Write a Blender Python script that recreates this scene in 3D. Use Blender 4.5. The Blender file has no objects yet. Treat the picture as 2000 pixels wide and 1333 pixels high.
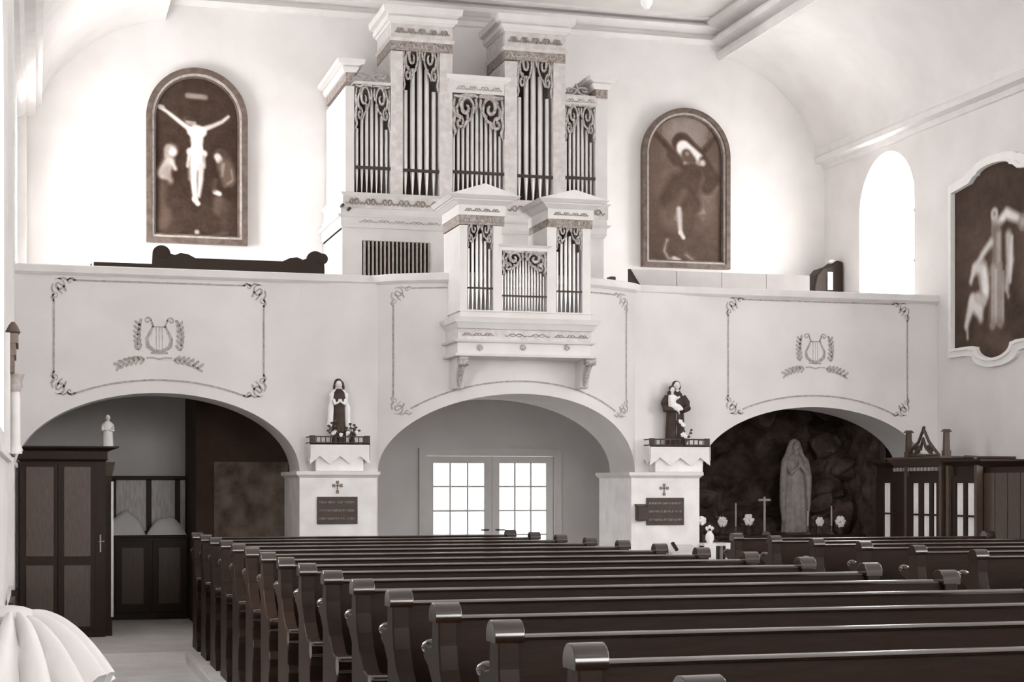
import bpy, bmesh, math, random
import numpy as np
from mathutils import Vector, noise
from mathutils.geometry import tessellate_polygon
random.seed(7)
C = bpy.context.scene.collection
SC = bpy.context.scene
PI = math.pi

# ------------------------------------------------------------------ camera, world, exposure
F = 3270.0; EYE = 1.65; HV = 950.0
TH = math.atan(930.0 / F); c_, s_ = math.cos(TH), math.sin(TH)
cam = bpy.data.objects.new('camera', bpy.data.cameras.new('camera')); C.objects.link(cam)
cam.location = (0, 0, EYE); cam.rotation_euler = (PI / 2, 0, -TH)
cam.data.sensor_width = 36; cam.data.lens = F / 2000 * 36
cam.data.shift_y = (HV - 666.5) / 2000
cam.data.clip_start = 0.05
SC.camera = cam
w = bpy.data.worlds.new('world'); SC.world = w; w.use_nodes = True
w.node_tree.nodes['Background'].inputs[0].default_value = (0.9, 0.88, 0.86, 1)
w.node_tree.nodes['Background'].inputs[1].default_value = 0.6
SC.view_settings.view_transform = 'Standard'; SC.view_settings.look = 'None'
SC.view_settings.gamma = 1; SC.view_settings.use_curve_mapping = False
SC.view_settings.exposure = 0.62
SC.cycles.use_denoising = True
SC.cycles.max_bounces = 10; SC.cycles.diffuse_bounces = 6
WIN = 11.0           # daylight in the window panes
DOORLIGHT = 2.0

XL, XR, YB, YW = -0.2, 10.1, 17.4, 20.3
ZB = 3.87            # balcony rail
FZ = 0.1             # raised floor level

def at(u, v, Y):
    a = (u - 1000) / F
    dx, dy = a * c_ + s_, -a * s_ + c_
    t = Y / dy
    return Vector((t * dx, Y, EYE + t * (HV - v) / F))
def atX(u, v, X):
    a = (u - 1000) / F
    dx, dy = a * c_ + s_, -a * s_ + c_
    t = X / dx
    return Vector((X, t * dy, EYE + t * (HV - v) / F))
def px(u, Y): return at(u, 900, Y).x

# ------------------------------------------------------------------ materials
RAMP = [(0, (46, 31, 22)), (.25, (98, 82, 72)), (.5, (150, 139, 132)), (.75, (201, 197, 195)), (1, (246, 245, 244))]
def sep(t):
    dk = 1.0 if t >= 0 else max(.05, 1 + t)
    t = max(0, min(1, t))
    for (a, ca), (b, cb) in zip(RAMP, RAMP[1:]):
        if t <= b:
            k = (t - a) / (b - a); col = [x + (y - x) * k for x, y in zip(ca, cb)]; break
    lin = [((x / 255 + .055) / 1.055) ** 2.4 if x > 10 else x / 255 / 12.92 for x in col]
    return (*[x * dk for x in lin], 1)
MATS = {}
def mat(name, t, rough=.6, var=.04, scale=6, bump=0, metal=0, stretch=None, spec=.5, coat=0):
    if name in MATS: return MATS[name]
    m = bpy.data.materials.new(name); m.use_nodes = True; MATS[name] = m
    nt = m.node_tree; b = nt.nodes['Principled BSDF']
    b.inputs['Roughness'].default_value = rough; b.inputs['Metallic'].default_value = metal
    b.inputs['Specular IOR Level'].default_value = spec
    if coat: b.inputs['Coat Weight'].default_value = coat; b.inputs['Coat Roughness'].default_value = .15
    tc = nt.nodes.new('ShaderNodeTexCoord'); mp = nt.nodes.new('ShaderNodeMapping')
    nz = nt.nodes.new('ShaderNodeTexNoise'); nz.inputs['Scale'].default_value = scale; nz.inputs['Detail'].default_value = 6
    cr = nt.nodes.new('ShaderNodeValToRGB')
    cr.color_ramp.elements[0].position = .3; cr.color_ramp.elements[1].position = .7
    cr.color_ramp.elements[0].color = sep(t - var); cr.color_ramp.elements[1].color = sep(t + var)
    if stretch: mp.inputs['Scale'].default_value = stretch
    nt.links.new(tc.outputs['Object'], mp.inputs['Vector']); nt.links.new(mp.outputs[0], nz.inputs['Vector'])
    nt.links.new(nz.outputs['Fac'], cr.inputs[0]); nt.links.new(cr.outputs[0], b.inputs['Base Color'])
    if bump:
        bp = nt.nodes.new('ShaderNodeBump'); bp.inputs['Strength'].default_value = bump; bp.inputs['Distance'].default_value = .02
        nt.links.new(nz.outputs['Fac'], bp.inputs['Height']); nt.links.new(bp.outputs[0], b.inputs['Normal'])
    return m
def emit(name, t, strength):
    m = bpy.data.materials.new(name); m.use_nodes = True; nt = m.node_tree; MATS[name] = m
    b = nt.nodes['Principled BSDF']; b.inputs['Base Color'].default_value = sep(.9)
    b.inputs['Emission Color'].default_value = sep(t); b.inputs['Emission Strength'].default_value = strength
    return m
plaster = mat('plaster', .86, .9, .025, 2.2, .05)
plaster_grey = plaster
stucco = mat('stucco', .93, .7, .02, 8)
moulding = mat('moulding_plaster', .86, .8, .025, 5)
grey_mould = moulding
whitewood = mat('white_painted_wood', .82, .5, .025, 5)
greywood = mat('grey_painted_wood', .76, .6, .06, 14)
frieze_m = mat('frieze_grey', .48, .7, .14, 30)
carve = mat('carved_gilt', .60, .5, .16, 40)
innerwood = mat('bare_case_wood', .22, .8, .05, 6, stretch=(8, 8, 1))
pipe_m = mat('tin_pipe', .86, .34, .04, 3, metal=.45)
railwood = mat('dark_rail', .04, .6, .03, 10)
pewwood = mat('dark_pew_oak', -.22, .45, .1, 7, .06, stretch=(1, 6, 6), spec=.16, coat=0)
pewend = pewwood
capwood = mat('polished_pew_oak', -.22, .2, .1, 12, .02, spec=.5, coat=1.0)
railtop = capwood
darkwood = mat('dark_stained_wood', -.15, .5, .08, 6, .05, stretch=(8, 8, 1), spec=.25)
panelwood = mat('brown_wood_panel', .14, .4, .05, 9, .04, stretch=(9, 9, 1))
stone_floor = mat('stone_floor', .88, .5, .05, 3)
stone_edge = stone_floor
paint_m = mat('stencil_paint', .60, .9, .10, 25)
paint_faint = paint_m
frame_m = mat('bronze_frame', .20, .4, .10, 12, .05, spec=.6)
frame_l = mat('gilt_bead', .60, .35, .10, 14, spec=.6)
cloth_m = mat('white_linen', .90, .95, .015, 12, .05)
curtain_m = mat('white_curtain', .95, .9, .02, 20)
marble = mat('pale_marble', .90, .5, .05, 5)
plaque_m = mat('dark_plaque', .07, .5, .03, 12)
letters_m = mat('pale_lettering', .55, .6, .08, 30)
skin_m = mat('statue_flesh', .90, .6, .03, 10)
hair_m = mat('statue_hair', .10, .7, .03, 20)
habit_m = mat('brown_habit', .06, .7, .05, 14, .1)
white_stat = mat('white_plaster_statue', .95, .7, .02, 10)
greystat = mat('grey_statue', .62, .75, .08, 14, .1)
leaf_m = mat('dark_leaves', .14, .7, .08, 20)
petal_m = mat('white_petals', .93, .8, .04, 20)
rock_m = mat('grotto_rock', .16, .95, .13, 5, .4)
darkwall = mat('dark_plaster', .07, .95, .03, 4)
fauxstone = mat('mottled_stone_dado', .22, .9, .12, 6)
glass_m = emit('daylit_glass', 1.0, WIN)

glass_sun = emit('daylit_glass_sunny_side', 1.0, WIN * 1.6)
doorglass_m = emit('daylit_door_glass', 1.0, DOORLIGHT)

# ------------------------------------------------------------------ mesh helpers
def wloc(o):
    v = Vector((0, 0, 0))
    while o is not None: v += o.location; o = o.parent
    return v
class MB:
    def __init__(s): s.v = []; s.f = []; s.smooth = False
    def add(s, vs, fs):
        n = len(s.v); s.v += [tuple(p) for p in vs]; s.f += [tuple(i + n for i in f) for f in fs]; return s
    def box(s, x0, x1, y0, y1, z0, z1): return s.frust(x0, x1, y0, y1, z0, z1)
    def frust(s, x0, x1, y0, y1, z0, z1, o0=0, o1=0, ob=None):
        b0 = o0 if ob is None else ob; b1 = o1 if ob is None else ob
        vs = [(x0 - o0, y0 - o0, z0), (x1 + o0, y0 - o0, z0), (x1 + o0, y1 + b0, z0), (x0 - o0, y1 + b0, z0),
              (x0 - o1, y0 - o1, z1), (x1 + o1, y0 - o1, z1), (x1 + o1, y1 + b1, z1), (x0 - o1, y1 + b1, z1)]
        return s.add(vs, [(3, 2, 1, 0), (4, 5, 6, 7), (0, 1, 5, 4), (1, 2, 6, 5), (2, 3, 7, 6), (3, 0, 4, 7)])
    def plate(s, outer, holes, fn, t0, t1):
        """polygon with holes in (a,b); fn(a,b,t)->xyz; closed solid between t0 and t1"""
        loops = [outer] + list(holes)
        flat = [p for l in loops for p in l]
        tris = tessellate_polygon([[Vector((p[0], p[1], 0)) for p in l] for l in loops])
        n = len(flat)
        vs = [fn(p[0], p[1], t0) for p in flat] + [fn(p[0], p[1], t1) for p in flat]
        fs = [tuple(t) for t in tris] + [tuple(i + n for i in reversed(t)) for t in tris]
        k = 0
        for l in loops:
            m = len(l)
            for i in range(m):
                a, b = k + i, k + (i + 1) % m
                fs.append((a, b, b + n, a + n))
            k += m
        return s.add(vs, fs)
    def prism(s, poly, axis, t0, t1):
        if axis == 'x': fn = lambda a, b, t: (t, a, b)
        elif axis == 'y': fn = lambda a, b, t: (a, t, b)
        else: fn = lambda a, b, t: (a, b, t)
        return s.plate(poly, [], fn, t0, t1)
    def sweep(s, prof, axis, t0, t1):
        """open profile polyline swept straight (single sheet)"""
        fn = (lambda a, b, t: (t, a, b)) if axis == 'x' else (lambda a, b, t: (a, t, b))
        n = len(prof); vs = [fn(a, b, t0) for a, b in prof] + [fn(a, b, t1) for a, b in prof]
        return s.add(vs, [(i, i + 1, i + 1 + n, i + n) for i in range(n - 1)])
    def tube(s, path, rad, seg=8, caps=True, flat=None):
        P = [Vector(p) for p in path]; n = len(P)
        R = rad if isinstance(rad, (list, tuple)) else [rad] * n
        rings = []; up = Vector((0, 0, 1))
        for i, p in enumerate(P):
            t = (P[min(i + 1, n - 1)] - P[max(i - 1, 0)])
            if t.length < 1e-9: t = Vector((0, 0, 1))
            t.normalize()
            ref = up if abs(t.z) < .95 else Vector((0, 1, 0))
            if flat is not None: ref = flat if abs(t.dot(flat)) < .95 else up
            a = t.cross(ref).normalized(); b = t.cross(a).normalized()
            rings.append([p + a * (math.cos(2 * PI * k / seg) * R[i]) + b * (math.sin(2 * PI * k / seg) * R[i]) for k in range(seg)])
        vs = [q for r in rings for q in r]; fs = []
        for i in range(n - 1):
            for k in range(seg):
                fs.append((i * seg + k, i * seg + (k + 1) % seg, (i + 1) * seg + (k + 1) % seg, (i + 1) * seg + k))
        if caps: fs.append(tuple(reversed(range(seg)))); fs.append(tuple((n - 1) * seg + k for k in range(seg)))
        s.smooth = True
        return s.add(vs, fs)
    def lathe(s, cx, cy, prof, seg=16, sx=1, sy=1, wob=None):
        """prof: (r,z) list around vertical axis"""
        vs = []; fs = []; n = len(prof)
        for i, (r, z) in enumerate(prof):
            for k in range(seg):
                a = 2 * PI * k / seg; rr = r * (wob(a, i / (n - 1)) if wob else 1)
                vs.append((cx + rr * sx * math.cos(a), cy + rr * sy * math.sin(a), z))
        for i in range(n - 1):
            for k in range(seg):
                fs.append((i * seg + k, i * seg + (k + 1) % seg, (i + 1) * seg + (k + 1) % seg, (i + 1) * seg + k))
        fs.append(tuple(reversed(range(seg)))); fs.append(tuple((n - 1) * seg + k for k in range(seg)))
        s.smooth = True
        return s.add(vs, fs)
    def ell(s, p, r, seg=12, rings=8):
        if not isinstance(r, (tuple, list)): r = (r, r, r)
        pr = [(max(1e-4, math.sin(PI * i / rings)), -math.cos(PI * i / rings)) for i in range(rings + 1)]
        vs = []; fs = []
        for rr, z in pr:
            for k in range(seg):
                a = 2 * PI * k / seg
                vs.append((p[0] + r[0] * rr * math.cos(a), p[1] + r[1] * rr * math.sin(a), p[2] + r[2] * z))
        for i in range(rings):
            for k in range(seg):
                fs.append((i * seg + k, i * seg + (k + 1) % seg, (i + 1) * seg + (k + 1) % seg, (i + 1) * seg + k))
        s.smooth = True
        return s.add(vs, fs)
    def mesh(s, name, off):
        me = bpy.data.meshes.new(name)
        me.from_pydata([(x - off.x, y - off.y, z - off.z) for x, y, z in s.v], [], s.f)
        bm = bmesh.new(); bm.from_mesh(me); bmesh.ops.recalc_face_normals(bm, faces=bm.faces); bm.to_mesh(me); bm.free()
        if s.smooth:
            me.polygons.foreach_set('use_smooth', [True] * len(me.polygons))
            me.set_sharp_from_angle(angle=math.radians(50))
        me.update(); return me
    def build(s, name, m, parent=None, bevel=0, remesh=0, origin=None):
        off = wloc(parent) if parent is not None else Vector((0, 0, 0))
        if origin is not None: off = Vector(origin)
        me = s.mesh(name, off)
        if remesh or bevel:
            t = bpy.data.objects.new('tmp', me); C.objects.link(t)
            if remesh:
                md = t.modifiers.new('r', 'REMESH'); md.mode = 'VOXEL'; md.voxel_size = remesh; md.use_smooth_shade = True
                sm = t.modifiers.new('s', 'SMOOTH'); sm.factor = .5; sm.iterations = 3
            if bevel:
                bv = t.modifiers.new('b', 'BEVEL'); bv.width = bevel; bv.segments = 2; bv.limit_method = 'ANGLE'
            dg = bpy.context.evaluated_depsgraph_get()
            me2 = bpy.data.meshes.new_from_object(t.evaluated_get(dg))
            bpy.data.objects.remove(t); me = me2; me.name = name
        me.materials.clear(); me.materials.append(m)
        o = bpy.data.objects.new(name, me); C.objects.link(o)
        if parent is not None: o.parent = parent
        if origin is not None: o.location = Vector(origin) - (wloc(parent) if parent is not None else Vector((0, 0, 0)))
        return o
def tag(o, label, cat, group=None):
    o['label'] = label; o['category'] = cat
    if group: o['group'] = group
    return o
def thing(name, loc, label, cat, group=None):
    o = bpy.data.objects.new(name, None); C.objects.link(o); o.location = loc; o.empty_display_size = .1
    return tag(o, label, cat, group)
def struct(o): o['kind'] = 'structure'; return o
def copy_tree(o, parent=None):
    k = o.copy(); C.objects.link(k); k.parent = parent
    for ch in o.children: copy_tree(ch, k)
    return k
def arc_pts(cx, cz, rx, rz, a0, a1, n):
    return [(cx + rx * math.cos(a0 + (a1 - a0) * i / n), cz + rz * math.sin(a0 + (a1 - a0) * i / n)) for i in range(n + 1)]
def archpoly(a0, a1, b0, spring, top, n=20):
    """closed outline: rectangle with a round or elliptic head"""
    m = (a0 + a1) / 2; r = (a1 - a0) / 2
    return [(a0, b0), (a1, b0)] + arc_pts(m, spring, r, top - spring, 0, PI, n)

# ------------------------------------------------------------------ floor, walls, ceiling
struct(MB().box(-4, 12, -5, 21, -.25, 0).build('floor', stone_floor))
pl = MB()
pl.prism([(XL - .3, 15.9), (1.37, 15.9), (1.37, -1.0), (4.76, -1.0), (4.76, 15.9), (6.12, 15.9), (6.12, 4.6), (9.3, 4.6), (9.3, 15.9), (XR + .3, 15.9), (XR + .3, YW + .3), (XL - .3, YW + .3)], 'z', .0, FZ)
struct(pl.build('floor_platform', stone_floor, bevel=.006))
# riser slabs on the visible platform edges, in separate stones
fp = bpy.data.objects['floor_platform']
for i in range(11):
    y0 = 15.9 - (i + 1) * 1.2
    MB().box(1.345, 1.372, y0 + .006, y0 + 1.194, .0, FZ - .02).build('riser_slab', stone_edge, fp)
for i in range(2):
    x0 = XL + i * .78
    MB().box(x0 + .005, x0 + .775, 15.87, 15.902, .0, FZ - .02).build('riser_slab', stone_edge, fp)

def window(n, plane, pos, a0, a1, z0, z1, depth, sgn):
    """arched window: frame, muntins, daylit pane; plane 'x' or 'y' at pos; sgn points outwards"""
    r = (a1 - a0) / 2
    fn = (lambda a, b, t: (pos + sgn * t, a, b)) if plane == 'x' else (lambda a, b, t: (a, pos + sgn * t, b))
    out = archpoly(a0, a1, z0, z1 - r, z1); inn = archpoly(a0 + .06, a1 - .06, z0 + .06, z1 - r, z1 - .06)
    fr = struct(MB().plate(out, [inn], fn, depth - .08, depth).build('window_%d%s' % (n, '' if n == 1 else '_offscreen'), whitewood))   # only window_1 is in the picture
    MB().plate(inn, [], fn, depth - .03, depth - .02).build('pane' if n == 1 else 'pane_%d_offscreen' % n, glass_sun if sgn < 0 and plane == 'x' else glass_m, fr)
    m = (a0 + a1) / 2
    MB().plate([(m - .015, z0 + .05), (m + .015, z0 + .05), (m + .015, z1 - .05), (m - .015, z1 - .05)], [], fn, depth - .06, depth - .035).build('muntin', whitewood, fr)
    nb = 4
    for k in range(1, nb):
        z = z0 + (z1 - r - z0) * k / (nb - 1)
        MB().plate([(a0 + .05, z - .013), (a1 - .05, z - .013), (a1 - .05, z + .013), (a0 + .05, z + .013)], [], fn, depth - .06, depth - .035).build('muntin', whitewood, fr)
nwin = [0]
def side_wall(name, X, sgn, y0, y1, ztop, wins, t=.55):
    fn = lambda a, b, tt: (X + sgn * tt, a, b)
    holes = [archpoly(a0, a1, z0, z1 - (a1 - a0) / 2, z1) for a0, a1, z0, z1 in wins]
    o = struct(MB().plate([(y0, -.2), (y1, -.2), (y1, ztop), (y0, ztop)], holes, fn, 0, t).build(name, plaster))
    for a0, a1, z0, z1 in wins:
        nwin[0] += 1; window(nwin[0], 'x', X, a0, a1, z0, z1, t - .1, sgn)
    return o
side_wall('wall_right', XR, 1, -5, YW + .3, 8, [(17.92, 19.32, 3.2, 5.78), (12.2, 13.9, 2.0, 4.7), (8.2, 9.9, 2.0, 4.7), (4.2, 5.9, 2.0, 4.7)])
side_wall('wall_left', XL, -1, 9, YW + .3, 8, [(17.92, 19.32, 3.2, 5.78), (9.7, 11.3, 2.0, 4.7)])
side_wall('wall_transept', -3.2, -1, -5, 9, 8, [])
struct(MB().box(-3.8, XL - .5, 9.002, 9.5, -.2, 8).build('wall_return', plaster))
FW = [(1.6, 3.2, 2.6, 6.2), (4.2, 5.8, 2.6, 6.2), (6.8, 8.4, 2.6, 6.2)]
struct(MB().plate([(-4, -.2), (11, -.2), (11, 8), (-4, 8)], [archpoly(a0, a1, z0, z1 - .8, z1) for a0, a1, z0, z1 in FW], lambda a, b, t: (a, -4.9 - t, b), 0, .5).build('wall_front', plaster))
for a0, a1, z0, z1 in FW:
    nwin[0] += 1; window(nwin[0], 'y', -4.9, a0, a1, z0, z1, .4, -1)

# back wall with the door opening
dL, dR = px(822, YW), px(1090, YW)
dT = at(957, 882, YW).z
fnY = lambda Y: (lambda a, b, t: (a, Y + t, b))
struct(MB().plate([(XL - .5, -.2), (XR + .5, -.2), (XR + .5, 8), (XL - .5, 8)],
       [[(dL + .05, FZ), (dR - .05, FZ), (dR - .05, dT - .05), (dL + .05, dT - .05)]], fnY(YW), 0, .4).build('wall_back', plaster))

# ceiling: cornice, coves, lip mouldings, flat field
arcL = arc_pts(1.75, 5.3, 1.92, 1.92, math.radians(157), math.radians(98), 28)
arcR = arc_pts(8.3, 5.5, 1.785, 1.785, math.radians(17), math.radians(80), 28)
cv = MB(); cv.smooth = True
cv.sweep(arcL, 'y', -5, YW + .2)
struct(cv.build('ceiling_cove_left', plaster))
cv = MB(); cv.smooth = True
cv.sweep(arcR, 'y', -5, YW + .2)
struct(cv.build('ceiling_cove_right', plaster))
struct(MB().box(-4.2, 11.2, -5.2, YW + .4, 7.7, 7.95).build('ceiling', plaster_grey))
xl, zl = arcL[-1]; xr, zr = arcR[-1]
lipR = [(xr + .05, zr - .01), (xr - .03, zr - .05), (xr - .06, zr + .00), (xr - .05, zr + .06), (xr + .03, zr + .08), (xr + .03, zr + .12), (xr - .12, zr + .15), (xr - .15, zr + .20), (xr - .13, zr + .24), (xr - .02, zr + .26), (xr - .02, zr + .31), (xr - .23, zr + .34), (xr - .26, zr + .40), (xr - .24, zr + .44), (xr - .15, zr + .46), (xr - .15, 7.72), (xr + .3, 7.72), (xr + .3, zr + .1)]
lipL = [(xl - .02 + (xr - x), z - zr + zl + .04) for x, z in lipR[3:15]] + [(xl + .13, 7.72), (xl - .3, 7.72), (xl - .3, zl + .1)]
struct(MB().prism(lipR, 'y', -5, YW + .02).build('trim_1', grey_mould))
struct(MB().prism(lipL, 'y', -5, YW + .02).build('trim_2', grey_mould))
bk = [(YW + .05, 7.38), (YW - .05, 7.40), (YW - .08, 7.45), (YW - .05, 7.48), (YW - .01, 7.49), (YW - .01, 7.53), (YW - .14, 7.56), (YW - .18, 7.60), (YW - .15, 7.63), (YW - .06, 7.64), (YW - .06, 7.67), (YW - .24, 7.68), (YW - .24, 7.72), (YW + .05, 7.72)]
struct(MB().prism(bk, 'x', xl, xr).build('trim_3', grey_mould))
cr_ = [(XR + .05, 5.84), (XR - .03, 5.86), (XR - .035, 5.925), (XR - .14, 5.94), (XR - .15, 6.0), (XR - .12, 6.04), (XR - .135, 6.12), (XR + .05, 6.2)]
struct(MB().prism(cr_, 'y', -5, YW + .02).build('trim_4', moulding))
cl_ = [(XL - .05, 5.86), (XL + .06, 5.88), (XL + .1, 5.93), (XL + .1, 5.96), (XL + .2, 5.98), (XL + .2, 6.06), (XL + .27, 6.1), (XL + .27, 6.16), (XL + .12, 6.22), (XL - .05, 6.25)]
struct(MB().prism(cl_, 'y', 9, YW + .02).build('trim_5', moulding))
# responds (flat pilasters) on the left wall
struct(MB().box(XL - .05, XL + .10, 19.95, YW + .02, 2.9, 5.9).build('trim_6', plaster))
struct(MB().box(XL - .05, XL + .035, 13.1, 13.9, .9, 5.9).build('trim_7', plaster))

# ------------------------------------------------------------------ balcony
BX0, BX1, BS = 3.41, 6.41, .60
def yfront(X):
    if BX0 < X < BX1:
        k = (X - (BX0 + BX1) / 2) / ((BX1 - BX0) / 2)
        return YB - BS * (1 - k * k) ** .8
    return YB
ARCH = [(XL, 2.645, 1.80, 2.60), (3.46, 6.32, 1.80, 2.615), (7.12, 9.97, 1.78, 2.55)]
def arch_z(X):
    for a, b, z0, z1 in ARCH:
        if a - 1e-6 <= X <= b + 1e-6:
            k = (X - (a + b) / 2) / ((b - a) / 2)
            return z0 + (z1 - z0) * math.sqrt(max(0, 1 - k * k))
    return None
def arch_cols(a, b, n): return [(a + b) / 2 - (b - a) / 2 * math.cos(PI * i / n) for i in range(n + 1)]
mb = MB()
cols = []
last = XL
for a, b, z0, z1 in ARCH:
    if a > last: cols += [(last, FZ), (a, FZ)]
    for X in arch_cols(a, b, 56): cols.append((X, arch_z(X)))
    last = b
cols += [(last, FZ), (XR, FZ)]
# extra columns where the bow begins
vs = []; fs = []
TB = .38
for X, z in cols:
    y = yfront(X); yb = YB + TB
    vs += [(X, y, z), (X, y, ZB - .09), (X, yb, ZB - .09), (X, yb, z)]
for i in range(len(cols) - 1):
    a, b = i * 4, i * 4 + 4
    if cols[i + 1][0] - cols[i][0] > 1e-6:
        fs += [(a, b, b + 1, a + 1), (a + 1, b + 1, b + 2, a + 2), (a + 2, b + 2, b + 3, a + 3), (a + 3, b + 3, b, a)]
    else:
        fs += [(a, b, b + 3, a + 3)]
mb.add(vs, fs); mb.smooth = True
balc = struct(mb.build('wall_balcony', plaster))
# soffit ribs deepen the arches back to the vault
for k, (a, b, z0, z1) in enumerate(ARCH):
    o = MB(); xs = arch_cols(a, b, 40)
    poly = [(X, arch_z(X) + .004) for X in xs] + [(b, 2.74), (a, 2.74)]
    o.prism(poly, 'y', YB + .3, 18.12); o.smooth = True
    o.build('arch_soffit', plaster, balc)
# rail cap following the bow
rc = MB(); xs = sorted(set([XL, BX0, BX1, XR] + [XL + (XR - XL) * i / 8 for i in range(9)] + [BX0 + (BX1 - BX0) * i / 28 for i in range(29)]))
prof = [(-.05, ZB - .075), (-.05, ZB - .01), (-.035, ZB), (TB + .03, ZB), (TB + .03, ZB - .09), (-.02, ZB - .10)]
vs = []; fs = []; n = len(prof)
for X in xs:
    for dy, z in prof:
        vs.append((X, (yfront(X) + dy) if dy < .1 else YB + dy, z))
for i in range(len(xs) - 1):
    for k in range(n): fs.append((i * n + k, i * n + (k + 1) % n, (i + 1) * n + (k + 1) % n, (i + 1) * n + k))
fs += [tuple(range(n)), tuple((len(xs) - 1) * n + k for k in range(n))]
rc.add(vs, fs).build('rail_cap', moulding, balc)
struct(MB().box(XL - .1, XR + .1, YB + TB - .02, YW + .05, 2.74, 2.95).build('floor_balcony', plaster))
# piers with moulded caps
PIER = [(585, 735), (1233, 1366)]
pierX = []
PY = 17.05
for k, (u0, u1) in enumerate(PIER):
    x0, x1 = px(u0, PY), px(u1, PY); pierX.append((x0, x1))
    p = struct(MB().box(x0, x1, PY, 18.12, FZ, 1.74).build('wall_pier_%s' % ('left', 'right')[k], marble))
    MB().frust(x0, x1, PY, 18.12, 1.735, 1.765, .0, .03).frust(x0, x1, PY, 18.12, 1.765, 1.80, .035, .035).build('pier_cap', moulding, p)
struct(MB().box(9.9, XR, PY + .1, 18.12, FZ, 1.8).build('wall_pier_end', marble))

# painted ornament on the balcony front
def ribbon(b, pts, wd, off=.004):
    """flat painted stroke in (X,Z) on the balcony face; wd number or list"""
    n = len(pts); vs = []; fs = []
    for i, (x, z) in enumerate(pts):
        ax, az = pts[max(i - 1, 0)]; bx, bz = pts[min(i + 1, n - 1)]
        dx, dz = bx - ax, bz - az; L = math.hypot(dx, dz) or 1
        w_ = (wd[i] if isinstance(wd, list) else wd) / 2
        for sg in (-1, 1):
            X = x - dz / L * w_ * sg; Z = z + dx / L * w_ * sg
            vs.append((X, yfront(X) - off, Z))
    for i in range(n - 1): fs.append((2 * i, 2 * i + 1, 2 * i + 3, 2 * i + 2))
    b.add(vs, fs)
def spiral(cx, cz, r, a0, turns, n=18, r1=.15):
    return [(cx + r * (1 - (1 - r1) * i / n) * math.cos(a0 + turns * 2 * PI * i / n), cz + r * (1 - (1 - r1) * i / n) * math.sin(a0 + turns * 2 * PI * i / n)) for i in range(n + 1)]
def taper(n, w0): return [max(.003, w0 * math.sin(PI * (i + .6) / (n + .6)) ** .6) for i in range(n)]
def corner_orn(cx, cz, sx, sz, s, m):
    b = MB()
    for pts, wd in [
        (spiral(0, 0, .40, 2.2, -1.3), .13), ([(-.05, .35), (.25, .42), (.5, .30), (.75, .42), (.95, .28)], .14),
        ([(-.35, .05), (-.42, -.25), (-.30, -.5), (-.42, -.75), (-.28, -.98)], .14),
        (spiral(.62, .22, .2, 0, 1.2), .08), (spiral(-.25, -.62, .2, 1.5, -1.2), .08),
        ([(.05, .05), (.3, -.1), (.42, -.38)], .13), ([(-.1, -.1), (.02, -.38), (.2, -.55)], .1)]:
        q = [(cx + sx * s * x, cz + sz * s * z) for x, z in pts]
        ribbon(b, q, taper(len(q), wd * s))
    return b.build('painted_scroll', m, balc)
def leaf_stroke(b, x, z, ang, L, wd):
    pts = [(x + L * t * math.cos(ang + .25 * (t - .5)), z + L * t * math.sin(ang + .25 * (t - .5))) for t in (0, .2, .4, .6, .8, 1)]
    ribbon(b, pts, taper(6, wd))
def lyre(cx, cz, s, m):
    b = MB()
    for sg in (-1, 1):
        arm = [(0, -.02), (.13, -.0), (.26, .10), (.29, .27), (.20, .44), (.14, .58), (.20, .72)]
        ribbon(b, [(cx + sg * s * x, cz + s * z) for x, z in arm], [s * w_ for w_ in (.06, .09, .1, .07, .06, .05, .04)])
        sp = spiral(.27, .70, .09, PI, -1.1 , 12)
        ribbon(b, [(cx + sg * s * x, cz + s * z) for x, z in sp], s * .035)
        for i in range(6):   # laurel sprays
            t = i / 5
            x = .62 - .12 * t * t - .03; z = .0 + .58 * t
            leaf_stroke(b, cx + sg * s * (x - .10 * (1 - t)), cz + s * z, PI / 2 + sg * (.6 - .2 * t), s * .17, s * .07)
            leaf_stroke(b, cx + sg * s * (x - .10 * (1 - t)), cz + s * z, PI / 2 - sg * (.5 + .1 * t), s * .15, s * .06)
        for i in range(6):
            t = i / 5
            x = .34 + .55 * t; z = -.22 - .17 * t * t
            leaf_stroke(b, cx + sg * s * x, cz + s * z, (0 if sg > 0 else PI) + sg * .45, s * .18, s * .075)
            leaf_stroke(b, cx + sg * s * x, cz + s * z, (0 if sg > 0 else PI) - sg * .75, s * .16, s * .06)
    ribbon(b, [(cx - s * .2, cz - s * .06), (cx, cz - s * .07), (cx + s * .2, cz - s * .06)], s * .04)
    ribbon(b, [(cx - s * .3, cz - s * .18), (cx - s * .15, cz - s * .17), (cx, cz - s * .21), (cx + s * .15, cz - s * .17), (cx + s * .3, cz - s * .18)], s * .035)
    ribbon(b, [(cx - s * .16, cz + s * .56), (cx + s * .16, cz + s * .56)], s * .03)
    for k in (-.07, 0, .07): ribbon(b, [(cx + s * k, cz + s * .02), (cx + s * k, cz + s * .56)], s * .012)
    return b.build('painted_lyre', m, balc)
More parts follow.
